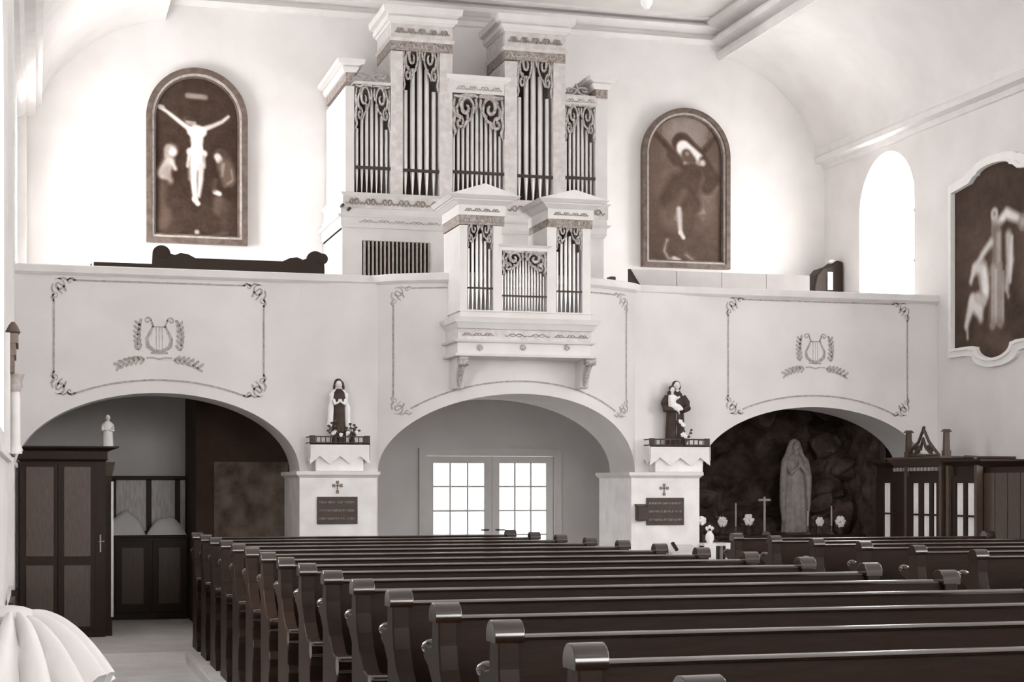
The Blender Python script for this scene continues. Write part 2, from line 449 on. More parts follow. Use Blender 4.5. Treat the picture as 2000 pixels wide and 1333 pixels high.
def panel(u0, u1, v0, v1, Y, arch, m, s):
    x0, x1 = px(u0, Y), px(u1, Y)
    zt = at((u0 + u1) / 2, v0, Y).z; zb = at((u0 + u1) / 2, v1, Y).z
    g = s * .95; lw = .018
    b = MB(); n = 12
    ribbon(b, [(x0 + g + (x1 - x0 - 2 * g) * i / n, zt) for i in range(n + 1)], lw); b.build('painted_line', m, balc)
    for x in (x0, x1):
        b = MB(); ribbon(b, [(x, zt - g), (x, zb + g)], lw); b.build('painted_line', m, balc)
    a, bb, z0, z1 = arch; b = MB(); pts = []
    for i in range(25):
        X = x0 + g + (x1 - x0 - 2 * g) * i / 24
        k = (X - (a + bb) / 2) / ((bb - a) / 2 + .14)
        pts.append((X, z0 + (z1 - z0 + .13) * math.sqrt(max(0, 1 - k * k))))
    ribbon(b, pts, lw); b.build('painted_line', m, balc)
    for x, sx in ((x0, 1), (x1, -1)):
        for z, sz in ((zt, 1), (zb, -1)):
            corner_orn(x + sx * s * .25, z - sz * s * .25, sx, sz, s * .85, m)
panel(105, 515, 553, 770, YB, ARCH[0], paint_m, .20)
panel(768, 1222, 572, 810, 17.2, ARCH[1], paint_faint, .17)
panel(1422, 1772, 590, 808, YB, ARCH[2], paint_m, .18)
p = at(311, 685, YB); lyre(p.x, p.z, .43, paint_m)
p = at(1592, 706, YB); lyre(p.x, p.z, .40, paint_m)

# ------------------------------------------------------------------ doors under the balcony
YD = YW - .02
dr = struct(MB().plate([(dL - .03, FZ), (dR + .03, FZ), (dR + .03, dT + .03), (dL - .03, dT + .03)], [[(dL + .06, FZ + .001), (dR - .06, FZ + .001), (dR - .06, dT - .06), (dL + .06, dT - .06)]], fnY(YD), -.03, .1).build('trim_8', whitewood))
mid = (dL + dR) / 2 + .02
for n_, (x0, x1) in enumerate(((dL + .065, mid - .005), (mid + .005, dR - .065))):
    z0, z1 = FZ + .01, dT - .065
    gx0, gx1, gz0, gz1 = x0 + .085, x1 - .085, z0 + .32, z1 - .075
    nx, nz = 3, 5; mu = .022
    holes = []
    for i in range(nx):
        for j in range(nz):
            a = gx0 + (gx1 - gx0) * i / nx; b = gx0 + (gx1 - gx0) * (i + 1) / nx
            e = gz0 + (gz1 - gz0) * j / nz; f = gz0 + (gz1 - gz0) * (j + 1) / nz
            holes.append([(a + mu / 2, e + mu / 2), (b - mu / 2, e + mu / 2), (b - mu / 2, f - mu / 2), (a + mu / 2, f - mu / 2)])
    d = struct(MB().plate([(x0, z0), (x1, z0), (x1, z1), (x0, z1)], holes, fnY(YD), .02, .06).build('door_%d' % (n_ + 1), whitewood))
    for h in holes:
        MB().box(h[0][0] - .004, h[1][0] + .004, YD + .036, YD + .044, h[0][1] - .004, h[2][1] + .004).build('pane', doorglass_m, d)
    hx = x1 - .05 if n_ == 0 else x0 + .05
    MB().tube([(hx, YD + .02, 1.1), (hx, YD - .04, 1.1), (hx + (-.1 if n_ == 0 else .1), YD - .04, 1.1)], .009).build('door_handle', railwood, d)

# ------------------------------------------------------------------ pews
def make_pew(L):
    t = thing('pew', (0, 0, 0), '', 'pew')
    prof = [(.09, 0), (.09, .05), (.06, .10), (.055, .80), (.13, .86), (.20, .885), (.215, .92), (.19, .945), (.12, .93), (.065, .94), (.052, 1.05), (.04, 1.08),
            (-.04, 1.08), (-.052, 1.05), (-.055, .95), (-.075, .86), (-.13, .78), (-.24, .70), (-.36, .685), (-.42, .705), (-.465, .69), (-.475, .645), (-.44, .61), (-.39, .60),
            (-.355, .56), (-.35, .48), (-.385, .43), (-.385, .38), (-.34, .32), (-.325, .18), (-.36, .10), (-.42, .05), (-.42, 0)]
    for x in (0, L - .075):
        e = MB().prism(prof, 'x', x, x + .075).build('end_panel', pewend, t, bevel=.006)
        cp = MB(); ring = arc_pts(0, 1.055, .058, .055, -.35, PI + .35, 14)
        cp.prism(ring, 'x', x - .012, x + .09); cp.smooth = True
        cp.build('cap', capwood, e, bevel=.008)
        kb = MB(); kb.ell((x + .03, .19, .925), (.042, .045, .03), 10, 6); kb.build('leaf_knob', capwood, e)
        kb = MB(); kb.tube([(x - .008, -.43, .655), (x + .083, -.43, .655)], .048, 12); kb.build('volute', capwood, e)
    MB().box(.06, L - .06, -.015, .025, .2, 1.044).build('backrest', pewwood, t)
    pr = [(-.024, 1.042), (.046, 1.042), (.05, 1.05), (.043, 1.057), (.02, 1.06), (-.014, 1.058), (-.026, 1.051)]
    b = MB().prism(pr, 'x', .06, L - .06); b.smooth = True; b.build('top_rail', railtop, t)
    MB().box(.06, L - .06, .02, .21, .85, .875).build('book_ledge', pewwood, t)
    MB().box(.06, L - .06, -.42, .0, .43, .465).build('seat', pewwood, t, bevel=.01)
    MB().box(.06, L - .06, .2, .34, .14, .17).build('kneeler', pewwood, t)
    return t
ORD = ['first', 'second', 'third', 'fourth', 'fifth', 'sixth', 'seventh', 'eighth', 'ninth', 'tenth', 'eleventh', 'twelfth', 'thirteenth', 'fourteenth', 'fifteenth', 'sixteenth']
PX0, PX1 = 1.45, 4.64
proto = make_pew(PX1 - PX0)
for i in range(16):
    o = proto if i == 0 else copy_tree(proto)
    o.location = (PX0, 16.28 - .841 * i - .03, FZ)
    o['label'] = 'dark oak pew in the block beside the wardrobe aisle, %s row from the organ balcony' % ORD[i]
    o['group'] = 'pews of the centre block'
proto = make_pew(2.75)
for i in range(10):
    o = proto if i == 0 else copy_tree(proto)
    o.location = (6.3, 16.28 - .841 * (i + 2) - .03, FZ)
    o['label'] = 'dark oak pew in the block beside the confessional, %s row from the organ balcony' % ORD[i]
    o['group'] = 'pews of the block along the right wall'

# ------------------------------------------------------------------ carved scrollwork for the organ
def scroll_paths():
    return [(spiral(.46, -.30, .30, -2.4, -1.35, 26, .12), .060), ([(.02, -.06), (.14, -.02), (.30, -.03), (.5, -.02), (.72, -.06), (.95, -.04)], .07),
            ([(.74, -.20), (.84, -.34), (.80, -.50), (.66, -.58)], .06), (spiral(.72, -.66, .17, 1.2, 1.25, 18, .15), .05),
            ([(.90, -.10), (.95, -.3), (.90, -.5), (.96, -.72), (.88, -.88), (.95, -1.0)], .055),
            ([(.22, -.42), (.30, -.58), (.46, -.64), (.56, -.78)], .05), ([(.10, -.10), (.06, -.24), (.14, -.36)], .05), ([(.6, -.05), (.72, -.16), (.68, -.28)], .05)]
def carved(xm, half, ztop, h, y, parent, lean=1.0):
    """mirrored scroll carving hanging from ztop"""
    b = MB()
    for sg in (-1, 1):
        for pts, r in scroll_paths():
            P = [(xm + sg * half * x, y, ztop + h * z) for x, z in pts]
            n = len(P); k = min(half, h)
            b.tube(P, [k * r * 1.3 * (.45 + .55 * math.sin(PI * (i + .7) / (n + .4))) for i in range(n)], 5)
    return b.build('carving', carve, parent)
def crest(x0, x1, z0, h, y, parent, flip=1):
    b = MB(); w_ = x1 - x0
    for pts in [spiral(.22, .45, .30, -1.2, 1.3, 20, .12), spiral(.75, .4, .28, 4.2, -1.3, 20, .12), [(0, .05), (.3, .12), (.5, .5), (.62, .12), (1, .05)], [(.4, .2), (.5, .8), (.55, .95)]]:
        P = [(x0 + w_ * (x if flip > 0 else 1 - x), y, z0 + h * z) for x, z in pts]; n = len(P)
        b.tube(P, [h * .075 * (.5 + .5 * math.sin(PI * (i + .7) / (n + .4))) for i in range(n)], 5)
    return b.build('crest', carve, parent)
def motif(x0, x1, zc, h, y, parent, nrep, m):
    b = MB(); w_ = (x1 - x0) / nrep
    for k in range(nrep):
        cx = x0 + w_ * (k + .5)
        for sg in (-1, 1):
            pts = [(cx + sg * w_ * x, y, zc + h * z) for x, z in [(0, 0), (.1, .28), (.22, .25), (.30, 0), (.38, -.25), (.48, -.1)]]
            b.tube(pts, h * .09, 4)
            pts = [(cx + sg * w_ * x, y, zc + h * z) for x, z in [(0, 0), (.1, -.28), (.2, -.2), (.26, .05)]]
            b.tube(pts, h * .07, 4)
        b.ell((cx, y, zc), (h * .2, h * .07, h * .2), 8, 4)
    return b.build('frieze_ornament', m, parent)
def pipes(x0, x1, zfoot, zmouth, ztops, y, parent, fill=.76):
    n = len(ztops); w_ = (x1 - x0) / n
    tot = x1 - x0
    for i, zt in enumerate(ztops):
        x = x0 + w_ * (i + .5); r = w_ * fill / 2 * (.80 + .2 * (1 - abs(i - (n - 1) / 2) / (n / 2)))
        p = MB().lathe(x, y, [(r * .22, zfoot), (r * .30, zfoot + .01), (r * .98, zmouth - .01), (r, zmouth), (r, zt), (r * .8, zt + .001)], 14).build('pipe', pipe_m, parent)
        lip = [(x - r * .55, zmouth + .012), (x + r * .55, zmouth + .012), (x + r * .35, zmouth + .07), (x, zmouth + .10), (x - r * .35, zmouth + .07)]
        MB().prism(lip, 'y', y - r * .99, y - r * .8).build('lip', pipe_m, p)
def ztops(n, zc, ze):
    m = (n - 1) / 2
    return [ze + (zc - ze) * (1 - (abs(i - m) / m) ** 1.15) for i in range(n)]

# ------------------------------------------------------------------ main organ
OY = 18.95; OB = YW - .03
org = thing('pipe_organ', (px(930, OY), 19.6, 2.95), 'large white pipe organ with two tall pipe towers against the back wall', 'organ')
def ox(u): return px(u, OY)
def oz(v, u=880): return at(u, v, OY).z
xA, xZ = ox(675), ox(1186)
# lower case
lx0, lx1 = ox(669), ox(1180)
zl1 = oz(446, 770)
gx0, gx1, gz0, gz1 = ox(708), ox(841), oz(542, 770), oz(472, 770)
lc = MB().plate([(lx0, 2.95), (lx1, 2.95), (lx1, zl1), (lx0, zl1)], [[(gx0, gz0), (gx1, gz0), (gx1, gz1), (gx0, gz1)]], fnY(OY), .02, .05)
lc.box(lx0, lx0 + .03, OY + .05, OB, 2.95, zl1).box(lx1 - .03, lx1, OY + .05, OB, 2.95, zl1).box(lx0, lx1, OY + .05, OB, zl1 - .03, zl1)
lc = lc.build('lower_case', whitewood, org)
MB().box(lx0 + .03, lx1 - .03, OB - .03, OB, 2.95, zl1 - .03).build('inner_board', innerwood, lc)
for i in range(17):
    x = gx0 + (gx1 - gx0) * (i + .5) / 17
    MB().box(x - .011, x + .011, OY - .022, OY + .01, gz0, gz1).build('louvre_slat', mat('louvre_grey', .55, .6, .05, 20), lc)
# mouldings between lower and upper case
m1 = MB()
za, zb_, zc_, zd, ze_ = oz(446, 770), oz(428, 770), oz(424, 770), oz(410, 770), oz(386, 770)
m1.frust(lx0, lx1, OY, OB, za - .01, za + .03, .01, .03, 0).frust(lx0, lx1, OY, OB, za + .03, zb_, .02, .03, 0).frust(lx0, lx1, OY, OB, zb_, zc_, .05, .07, 0).frust(lx0, lx1, OY, OB, zc_, zd, .03, .02, 0)
m1.build('waist_moulding', whitewood, org)
MB().box(lx0 - .0, xZ, OY - .03, OB, zd, ze_).build('frieze', greywood, org)
motif(lx0 + .03, ox(868), (zd + ze_) / 2, (ze_ - zd) * .8, OY - .036, org, 6, frieze_m)
motif(ox(990), ox(1180), (zd + ze_) / 2, (ze_ - zd) * .8, OY - .036, org, 5, frieze_m)
motif(ox(700), ox(860), (za + zb_) / 2 + .01, (zb_ - za) * .45, OY - .032, org, 5, carve)
MB().frust(lx0, xZ, OY - .03, OB, ze_, ze_ + .03, .0, .035, 0).build('ledge', whitewood, org)
zP0 = ze_ + .03
# body behind the pipes (dark) and the outer cheeks
zSide = oz(190, 690)
def topz(u, v): return at(u, v, OY).z
parts_body = [(691, 764, 168), (765, 882, 70), (883, 986, 178), (988, 1102, 90), (1103, 1164, 200)]
for u0, u1, v in parts_body:
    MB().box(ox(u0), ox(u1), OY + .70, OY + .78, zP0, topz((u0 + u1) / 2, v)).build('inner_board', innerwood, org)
MB().box(xA, ox(692), OY, OB, zP0, topz(682, 168)).build('side_panel', whitewood, org)
MB().box(ox(1163), xZ, OY, OB, zP0, topz(1175, 190)).build('side_panel', whitewood, org)
MB().box(ox(692), ox(1163), OY + .78, OB, zP0, topz(930, 182)).build('case_back', whitewood, org)
# posts
for u0, u1, vt in ((763, 786, 100), (858, 883, 104), (985, 1009, 120), (1080, 1103, 124)):
    MB().box(ox(u0), ox(u1), OY - .02, OY + .8, zP0, topz((u0 + u1) / 2, vt)).build('post', greywood, org)
# pipe fields
def field(u0, u1, n, vfoot, vmouth, vc, ve, vcarve, hcarve, half_scale=1.0):
    um = (u0 + u1) / 2; x0, x1 = ox(u0), ox(u1)
    zf, zm = zP0, at(um, vmouth, OY).z
    zc, ze = at(um, vc, OY).z, at(um, ve, OY).z
    pipes(x0 + .008, x1 - .008, zf, zm, ztops(n, zc, ze), OY + .075, org)
    MB().box(x0, x1, OY - .005, OY + .01, zm - .017, zm + .017).build('pipe_rail', railwood, org)
    carved((x0 + x1) / 2, (x1 - x0) / 2, at(um, vcarve, OY).z, hcarve, OY + .0, org)
field(693, 763, 7, 380, 328, 182, 250, 165, .52)
field(786, 858, 5, 386, 334, 97, 176, 84, .56)
field(883, 985, 11, 380, 338, 200, 262, 186, .50)
field(1009, 1080, 5, 396, 345, 112, 190, 98, .56)
field(1103, 1163, 7, 385, 348, 213, 275, 204, .44)
# tower entablatures
def tower_top(u0, u1, vpost, vfr, vcr, vtop, peak=None):
    x0, x1 = ox(u0), ox(u1); um = (u0 + u1) / 2
    TBK = OY + .8
    zp, zf, zc, zt = [at(um, v, OY).z for v in (vpost, vfr, vcr, vtop)]
    MB().box(x0 - .0, x1 + .0, OY - .03, TBK, zp, zf).build('capital_band', frieze_m, org)
    motif(x0 + .02, x1 - .02, (zp + zf) / 2, (zf - zp) * .8, OY - .034, org, 5, carve)
    b = MB().frust(x0, x1, OY - .02, TBK, zf, zf + .035, .01, .03, 0)
    b.build('architrave', greywood, org)
    MB().box(x0, x1, OY - .03, TBK, zf + .035, zc).build('frieze', greywood, org)
    motif(x0 + .04, x1 - .04, (zf + .035 + zc) / 2, (zc - zf) * .5, OY - .036, org, 5, frieze_m)
    b = MB(); h = zt - zc
    b.frust(x0, x1, OY - .02, TBK, zc, zc + h * .14, .01, .03, 0).frust(x0, x1, OY - .02, TBK, zc + h * .14, zc + h * .40, .045, .055, 0)
    b.frust(x0, x1, OY - .02, TBK, zc + h * .40, zc + h * .54, .03, .05, 0).frust(x0, x1, OY - .02, TBK, zc + h * .54, zc + h * .60, .05, .085, 0).frust(x0, x1, OY - .02, TBK, zc + h * .60, zt, .095, .105, 0)
    if peak: b.frust(x0, x1, OY - .02, TBK, zt, zt + peak, .09, -(x1 - x0) / 2 + .02, 0)
    b.build('cornice', whitewood, org)
tower_top(763, 883, 102, 84, 50, 19, None)
tower_top(985, 1103, 121, 103, 66, 36, .07)
# centre entablature
b = MB(); zc0, zc1 = oz(184, 935), oz(150, 935)
b.box(ox(880), ox(988), OY - .01, OB, zc0, zc0 + .12).frust(ox(880), ox(988), OY - .01, OB, zc0 + .12, zc1 - .05, .0, .03, 0).frust(ox(880), ox(988), OY - .01, OB, zc1 - .05, zc1, .04, .05, 0)
b.build('centre_entablature', whitewood, org)
motif(ox(890), ox(980), zc0 + .06, .08, OY - .014, org, 4, carve)
# outer bays
zA = oz(166, 728)

MB().box(ox(690), ox(764), OY - .01, OB, zA, zA + .035).build('bay_ledge', greywood, org)
crest(ox(694), ox(762), zA + .035, .16, OY + .03, org)
zE = oz(206, 1133)
MB().box(ox(1102), ox(1166), OY - .01, OB, zE, zE + .12).build('bay_ledge', greywood, org)
motif(ox(1104), ox(1164), zE + .05, .07, OY - .014, org, 3, carve)
crest(ox(1104), ox(1152), zE + .12, .15, OY + .03, org, -1)
def side_cornice(x0, x1, z0, vtop, um):
    zt = at(um, vtop, OY).z; h = zt - z0
    MB().box(x0, x1, OY - .015, OB, z0 - .10, z0).build('capital_band', frieze_m, org)
    b = MB().frust(x0, x1, OY - .01, OB, z0, z0 + h * .4, .02, .05, 0).frust(x0, x1, OY - .01, OB, z0 + h * .4, z0 + h * .55, .03, .04, 0)
    b.frust(x0, x1, OY - .01, OB, z0 + h * .55, z0 + h * .65, .05, .09, 0).frust(x0, x1, OY - .01, OB, z0 + h * .65, zt, .10, .11, 0)
    b.build('cornice', whitewood, org)
side_cornice(xA, ox(692), oz(142, 684), 119, 684)
side_cornice(ox(1163), xZ, oz(176, 1175), 152, 1175)
# bellows block and knobs at the foot of the case
for u, v in ((668, 402), (681, 409)):
    p = at(u, v, OY - .05); b = MB(); b.tube([(p.x, OY - .12, p.z), (p.x, OY + .0, p.z)], .018, 8); b.build('stop_knob', railwood, org)

# ------------------------------------------------------------------ chair organ (positive) on the balcony front
QY, QB = 16.42, 17.1
def qx(u): return px(u, QY)
def qz(v, u=1022): return at(u, v, QY).z
pos = thing('chair_organ', (qx(1025), 16.75, qz(700)), 'small white chair organ with two pedimented pipe towers hung on the balcony front', 'organ')
X0, X1 = qx(898), qx(1153)
zled, zbase = qz(609), qz(698)
b = MB().box(X0 - .0, X1, QY - .02, 17.3, qz(624), zled - .012).box(X0 - .02, X1 + .02, QY - .045, 17.3, zled - .014, zled).build('plinth', whitewood, pos)
b = MB(); z0 = qz(645)
b.frust(X0, X1, QY - .02, 17.3, z0, z0 + .06, .02, .055, 0).frust(X0, X1, QY - .02, 17.3, z0 + .06, qz(624), .065, .085, 0).build('base_cornice', whitewood, pos)
MB().box(X0 - .02, X1 + .01, QY + .0, 17.3, qz(668), z0).build('frieze', greywood, pos)
motif(X0 + .02, qx(965), qz(656), .05, QY - .004, pos, 3, frieze_m)
motif(qx(985), qx(1075), qz(656), .05, QY - .004, pos, 2, frieze_m)
motif(qx(1082), X1 - .02, qz(656), .05, QY - .004, pos, 3, frieze_m)
MB().frust(X0 - .02, X1 + .01, QY + .0, 17.3, qz(671), qz(667), .035, .045, 0).box(X0 - .02, X1 + .01, QY + .01, 17.3, qz(693), qz(671)).frust(X0 - .02, X1 + .01, QY, 17.3, qz(698), qz(693), .03, .035, 0).build('apron', whitewood, pos)
for u in (938, 1022, 1108):
    b = MB(); p = at(u, 680, QY)
    for k in range(5):
        a = PI * (.1 + .2 * k); b.ell((p.x + .022 * math.cos(a), QY + .004, p.z + .03 * math.sin(a) - .01), (.012, .012, .018), 8, 4)
    b.ell((p.x, QY + .003, p.z - .012), (.014, .014, .02), 8, 4); b.build('palmette', carve, pos)
# console brackets
for u in (896, 1141):
    p = at(u, 700, 16.72); sgn = 1
    pr = [(17.0, p.z + .01), (16.50, p.z + .01), (16.49, p.z - .05), (16.53, p.z - .09), (16.60, p.z - .10), (16.66, p.z - .16), (16.70, p.z - .25), (16.72, p.z - .31), (16.80, p.z - .32), (17.0, p.z - .30)]
    br = MB().prism(pr, 'x', p.x - .05, p.x + .05).build('bracket', whitewood, pos, bevel=.008)
    b = MB(); b.tube([(p.x - .056, 16.53, p.z - .045), (p.x + .056, 16.53, p.z - .045)], .045, 12); b.build('volute', carve, br)
    b = MB(); b.tube([(p.x, 16.55, p.z - .10), (p.x, 16.62, p.z - .15), (p.x, 16.68, p.z - .24), (p.x, 16.70, p.z - .30)], [.012, .03, .026, .012], 6); b.build('acanthus', carve, br)
# bodies
def qtop(u, v): return at(u, v, QY).z
for u0, u1, v in ((911, 964, 432), (979, 1069, 492), (1085, 1138, 436)):
    MB().box(qx(u0) - .0, qx(u1) + .0, QB - .06, QB, zled, qtop((u0 + u1) / 2, v)).build('inner_board', innerwood, pos)
for u0, u1, vt, deep in ((898, 912, 440, QB), (963, 980, 442, QB), (1068, 1086, 444, QB), (1137, 1153, 446, QB)):
    MB().box(qx(u0), qx(u1), QY - .01, deep, zled, qtop((u0 + u1) / 2, vt)).build('post', whitewood, pos)
def qfield(u0, u1, n, vmouth, vc, ve, vcarve, hc):
    um = (u0 + u1) / 2; x0, x1 = qx(u0), qx(u1)
    zm = qtop(um, vmouth)
    pipes(x0 + .004, x1 - .004, zled, zm, ztops(n, qtop(um, vc), qtop(um, ve)), QY + .05, pos)
    MB().box(x0, x1, QY - .004, QY + .006, zm - .008, zm + .008).build('pipe_rail', railwood, pos)
    carved((x0 + x1) / 2, (x1 - x0) / 2, qtop(um, vcarve), hc, QY + .0, pos)
qfield(912, 963, 6, 563, 450, 485, 430, .29)
qfield(980, 1068, 15, 579, 502, 538, 491, .25)
qfield(1086, 1137, 6, 570, 455, 492, 434, .29)
def qtower(u0, u1, vp, vf, vc, vt, vpk):
    x0, x1 = qx(u0), qx(u1); um = (u0 + u1) / 2
    zp, zf, zc, zt, zk = [qtop(um, v) for v in (vp, vf, vc, vt, vpk)]
    MB().box(x0, x1, QY - .02, QB, zp, zf).build('capital_band', frieze_m, pos)
    motif(x0 + .01, x1 - .01, (zp + zf) / 2, (zf - zp) * .8, QY - .024, pos, 5, carve)
    MB().box(x0 - .01, x1 + .01, QY - .035, QB, zf, zc).build('frieze', whitewood, pos)
    motif(x0 + .05, x1 - .05, (zf + zc) / 2, (zc - zf) * .5, QY - .039, pos, 4, frieze_m)
    h = zt - zc
    b = MB().frust(x0, x1, QY - .03, QB, zc, zc + h * .45, .02, .07, 0).frust(x0, x1, QY - .03, QB, zc + h * .45, zc + h * .6, .08, .08, 0).frust(x0, x1, QY - .03, QB, zc + h * .6, zt, .10, .14, 0)
    b.build('cornice', whitewood, pos)
    xm = (x0 + x1) / 2
    MB().prism([(x0 - .13, zt), (x1 + .13, zt), (xm + .01, zk), (xm - .01, zk)], 'y', QY - .16, QB).build('pediment', whitewood, pos)
qtower(896, 984, 440, 422, 402, 386, 364)
qtower(1070, 1156, 446, 430, 410, 394, 376)
b = MB().box(qx(976), qx(1072), QY - .02, QB, qtop(1024, 491), qtop(1024, 485)).frust(qx(978), qx(1072), QY - .01, QB, qtop(1024, 485), qtop(1024, 480), .0, .025, 0)
b.build('centre_entablature', whitewood, pos)

# ------------------------------------------------------------------ paintings
def paint_grid(u0, u1, v0, v1, base, strokes, step=1.6, tex=.05, seed=1):
    nx = int((u1 - u0) / step) + 1; ny = int((v1 - v0) / step) + 1
    U, V = np.meshgrid(np.linspace(u0, u1, nx), np.linspace(v0, v1, ny))
    rng = np.random.default_rng(seed)
    val = base(U, V) if callable(base) else np.full(U.shape, base)
    def sm(shape, k):
        a = rng.random((shape[0] // k + 3, shape[1] // k + 3))
        yi = np.arange(shape[0]) / k; xi = np.arange(shape[1]) / k
        y0 = yi.astype(int); x0 = xi.astype(int); fy = (yi - y0)[:, None]; fx = (xi - x0)[None]
        return (a[y0][:, x0] * (1 - fy) * (1 - fx) + a[y0 + 1][:, x0] * fy * (1 - fx) + a[y0][:, x0 + 1] * (1 - fy) * fx + a[y0 + 1][:, x0 + 1] * fy * fx) - .5
    for pts, r, v, soft, op in strokes:
        P = np.array(pts, float); d = np.full(U.shape, 1e9); R = r if isinstance(r, (list, tuple)) else [r] * len(P)
        if len(P) == 1: d = np.hypot(U - P[0, 0], V - P[0, 1]) - R[0]
        for i in range(len(P) - 1):
            a, b = P[i], P[i + 1]; ab = b - a; L = (ab ** 2).sum() or 1
            t = np.clip(((U - a[0]) * ab[0] + (V - a[1]) * ab[1]) / L, 0, 1)
            dd = np.hypot(U - a[0] - t * ab[0], V - a[1] - t * ab[1]) - (R[i] + (R[i + 1] - R[i]) * t)
            d = np.minimum(d, dd)
        al = np.clip(.5 - d / (2 * soft), 0, 1) * op
        val = val * (1 - al) + v * al
    val = np.where(val > .35, val, val * .9 - .03)
    val = np.clip(val + tex * sm(val.shape, 9) + tex * .8 * sm(val.shape, 3), 0, 1)
    return U, V, val
def paint_mesh(name, U, V, val, fn, inside, m, parent):
    ny, nx = U.shape
    vs = [fn(u, v) for u, v in zip(U.ravel(), V.ravel())]
    ok = inside(U, V)
    fs = []
    for j in range(ny - 1):
        for i in range(nx - 1):
            if ok[j, i] and ok[j + 1, i] and ok[j, i + 1] and ok[j + 1, i + 1]:
                fs.append((j * nx + i, (j + 1) * nx + i, (j + 1) * nx + i + 1, j * nx + i + 1))
    off = wloc(parent); me = bpy.data.meshes.new(name)
    me.from_pydata([tuple(Vector(p) - off) for p in vs], [], fs)
    ca = me.color_attributes.new('paint', 'FLOAT_COLOR', 'POINT')
    xs = np.array([a for a, _ in RAMP]); cs = np.array([sep(a)[:3] for a, _ in RAMP])
    rgb = np.stack([np.interp(val.ravel(), xs, cs[:, k]) for k in range(3)] + [np.ones(val.size)], 1)
    ca.data.foreach_set('color', rgb.ravel().astype(np.float32))
    me.materials.append(m)
    o = bpy.data.objects.new(name, me); C.objects.link(o); o.parent = parent
    return o
canvas_m = bpy.data.materials.new('oil_canvas'); canvas_m.use_nodes = True
an = canvas_m.node_tree.nodes.new('ShaderNodeAttribute'); an.attribute_name = 'paint'
canvas_m.node_tree.links.new(an.outputs['Color'], canvas_m.node_tree.nodes['Principled BSDF'].inputs['Base Color'])
canvas_m.node_tree.nodes['Principled BSDF'].inputs['Roughness'].default_value = .65
canvas_m.node_tree.nodes['Principled BSDF'].inputs['Specular IOR Level'].default_value = .2

def arched_painting(u0, u1, vtop, vbot, fw, label, strokes, base, seed):
    x0, x1 = px(u0, YW), px(u1, YW); um = (u0 + u1) / 2
    zt, zb2 = at(um, vtop, YW).z, at(um, vbot, YW).z
    r = (x1 - x0) / 2; w_ = fw
    root = thing('arched_painting', ((x0 + x1) / 2, YW, zb2), label, 'painting', None)
    o0 = archpoly(x0, x1, zb2, zt - r, zt, 32); o1 = archpoly(x0 + w_ * .55, x1 - w_ * .55, zb2 + w_ * .55, zt - r, zt - w_ * .55, 32)
    o2 = archpoly(x0 + w_ * .8, x1 - w_ * .8, zb2 + w_ * .8, zt - r, zt - w_ * .8, 32); o3 = archpoly(x0 + w_, x1 - w_, zb2 + w_, zt - r, zt - w_, 32)
    MB().plate(o0, [o1], fnY(YW), -.10, .0).build('frame', frame_m, root, bevel=.012)
    MB().plate(o1, [o2], fnY(YW), -.075, .0).build('gilt_bead', frame_l, root, bevel=.008)
    MB().plate(o2, [o3], fnY(YW), -.045, .0).build('inner_slip', frame_m, root)
    # canvas in (pixel-like) painting coordinates 0..100 x 0..H
    W_ = x1 - x0 - 2 * w_ + .02; H_ = zt - zb2 - 2 * w_ + .02; X_ = x0 + w_ - .01; Z_ = zt - w_ + .01
    asp = 100 * H_ / W_
    U, V, val = paint_grid(0, 100, 0, asp, base, strokes, .8, .05, seed)
    def inside(U, V):
        return ((V >= 49.5) | (np.hypot(U - 50, V - 50) <= 50.3))
    paint_mesh('canvas', U, V, val, lambda u, v: (X_ + W_ * u / 100, YW - .02, Z_ - W_ * v / 100), inside, canvas_m, root)
    MB().plate(archpoly(x0 + w_ * .7, x1 - w_ * .7, zb2 + w_ * .7, zt - r, zt - w_ * .7, 24), [], fnY(YW), -.015, .0).build('backboard', railwood, root)
    return root
B = .93
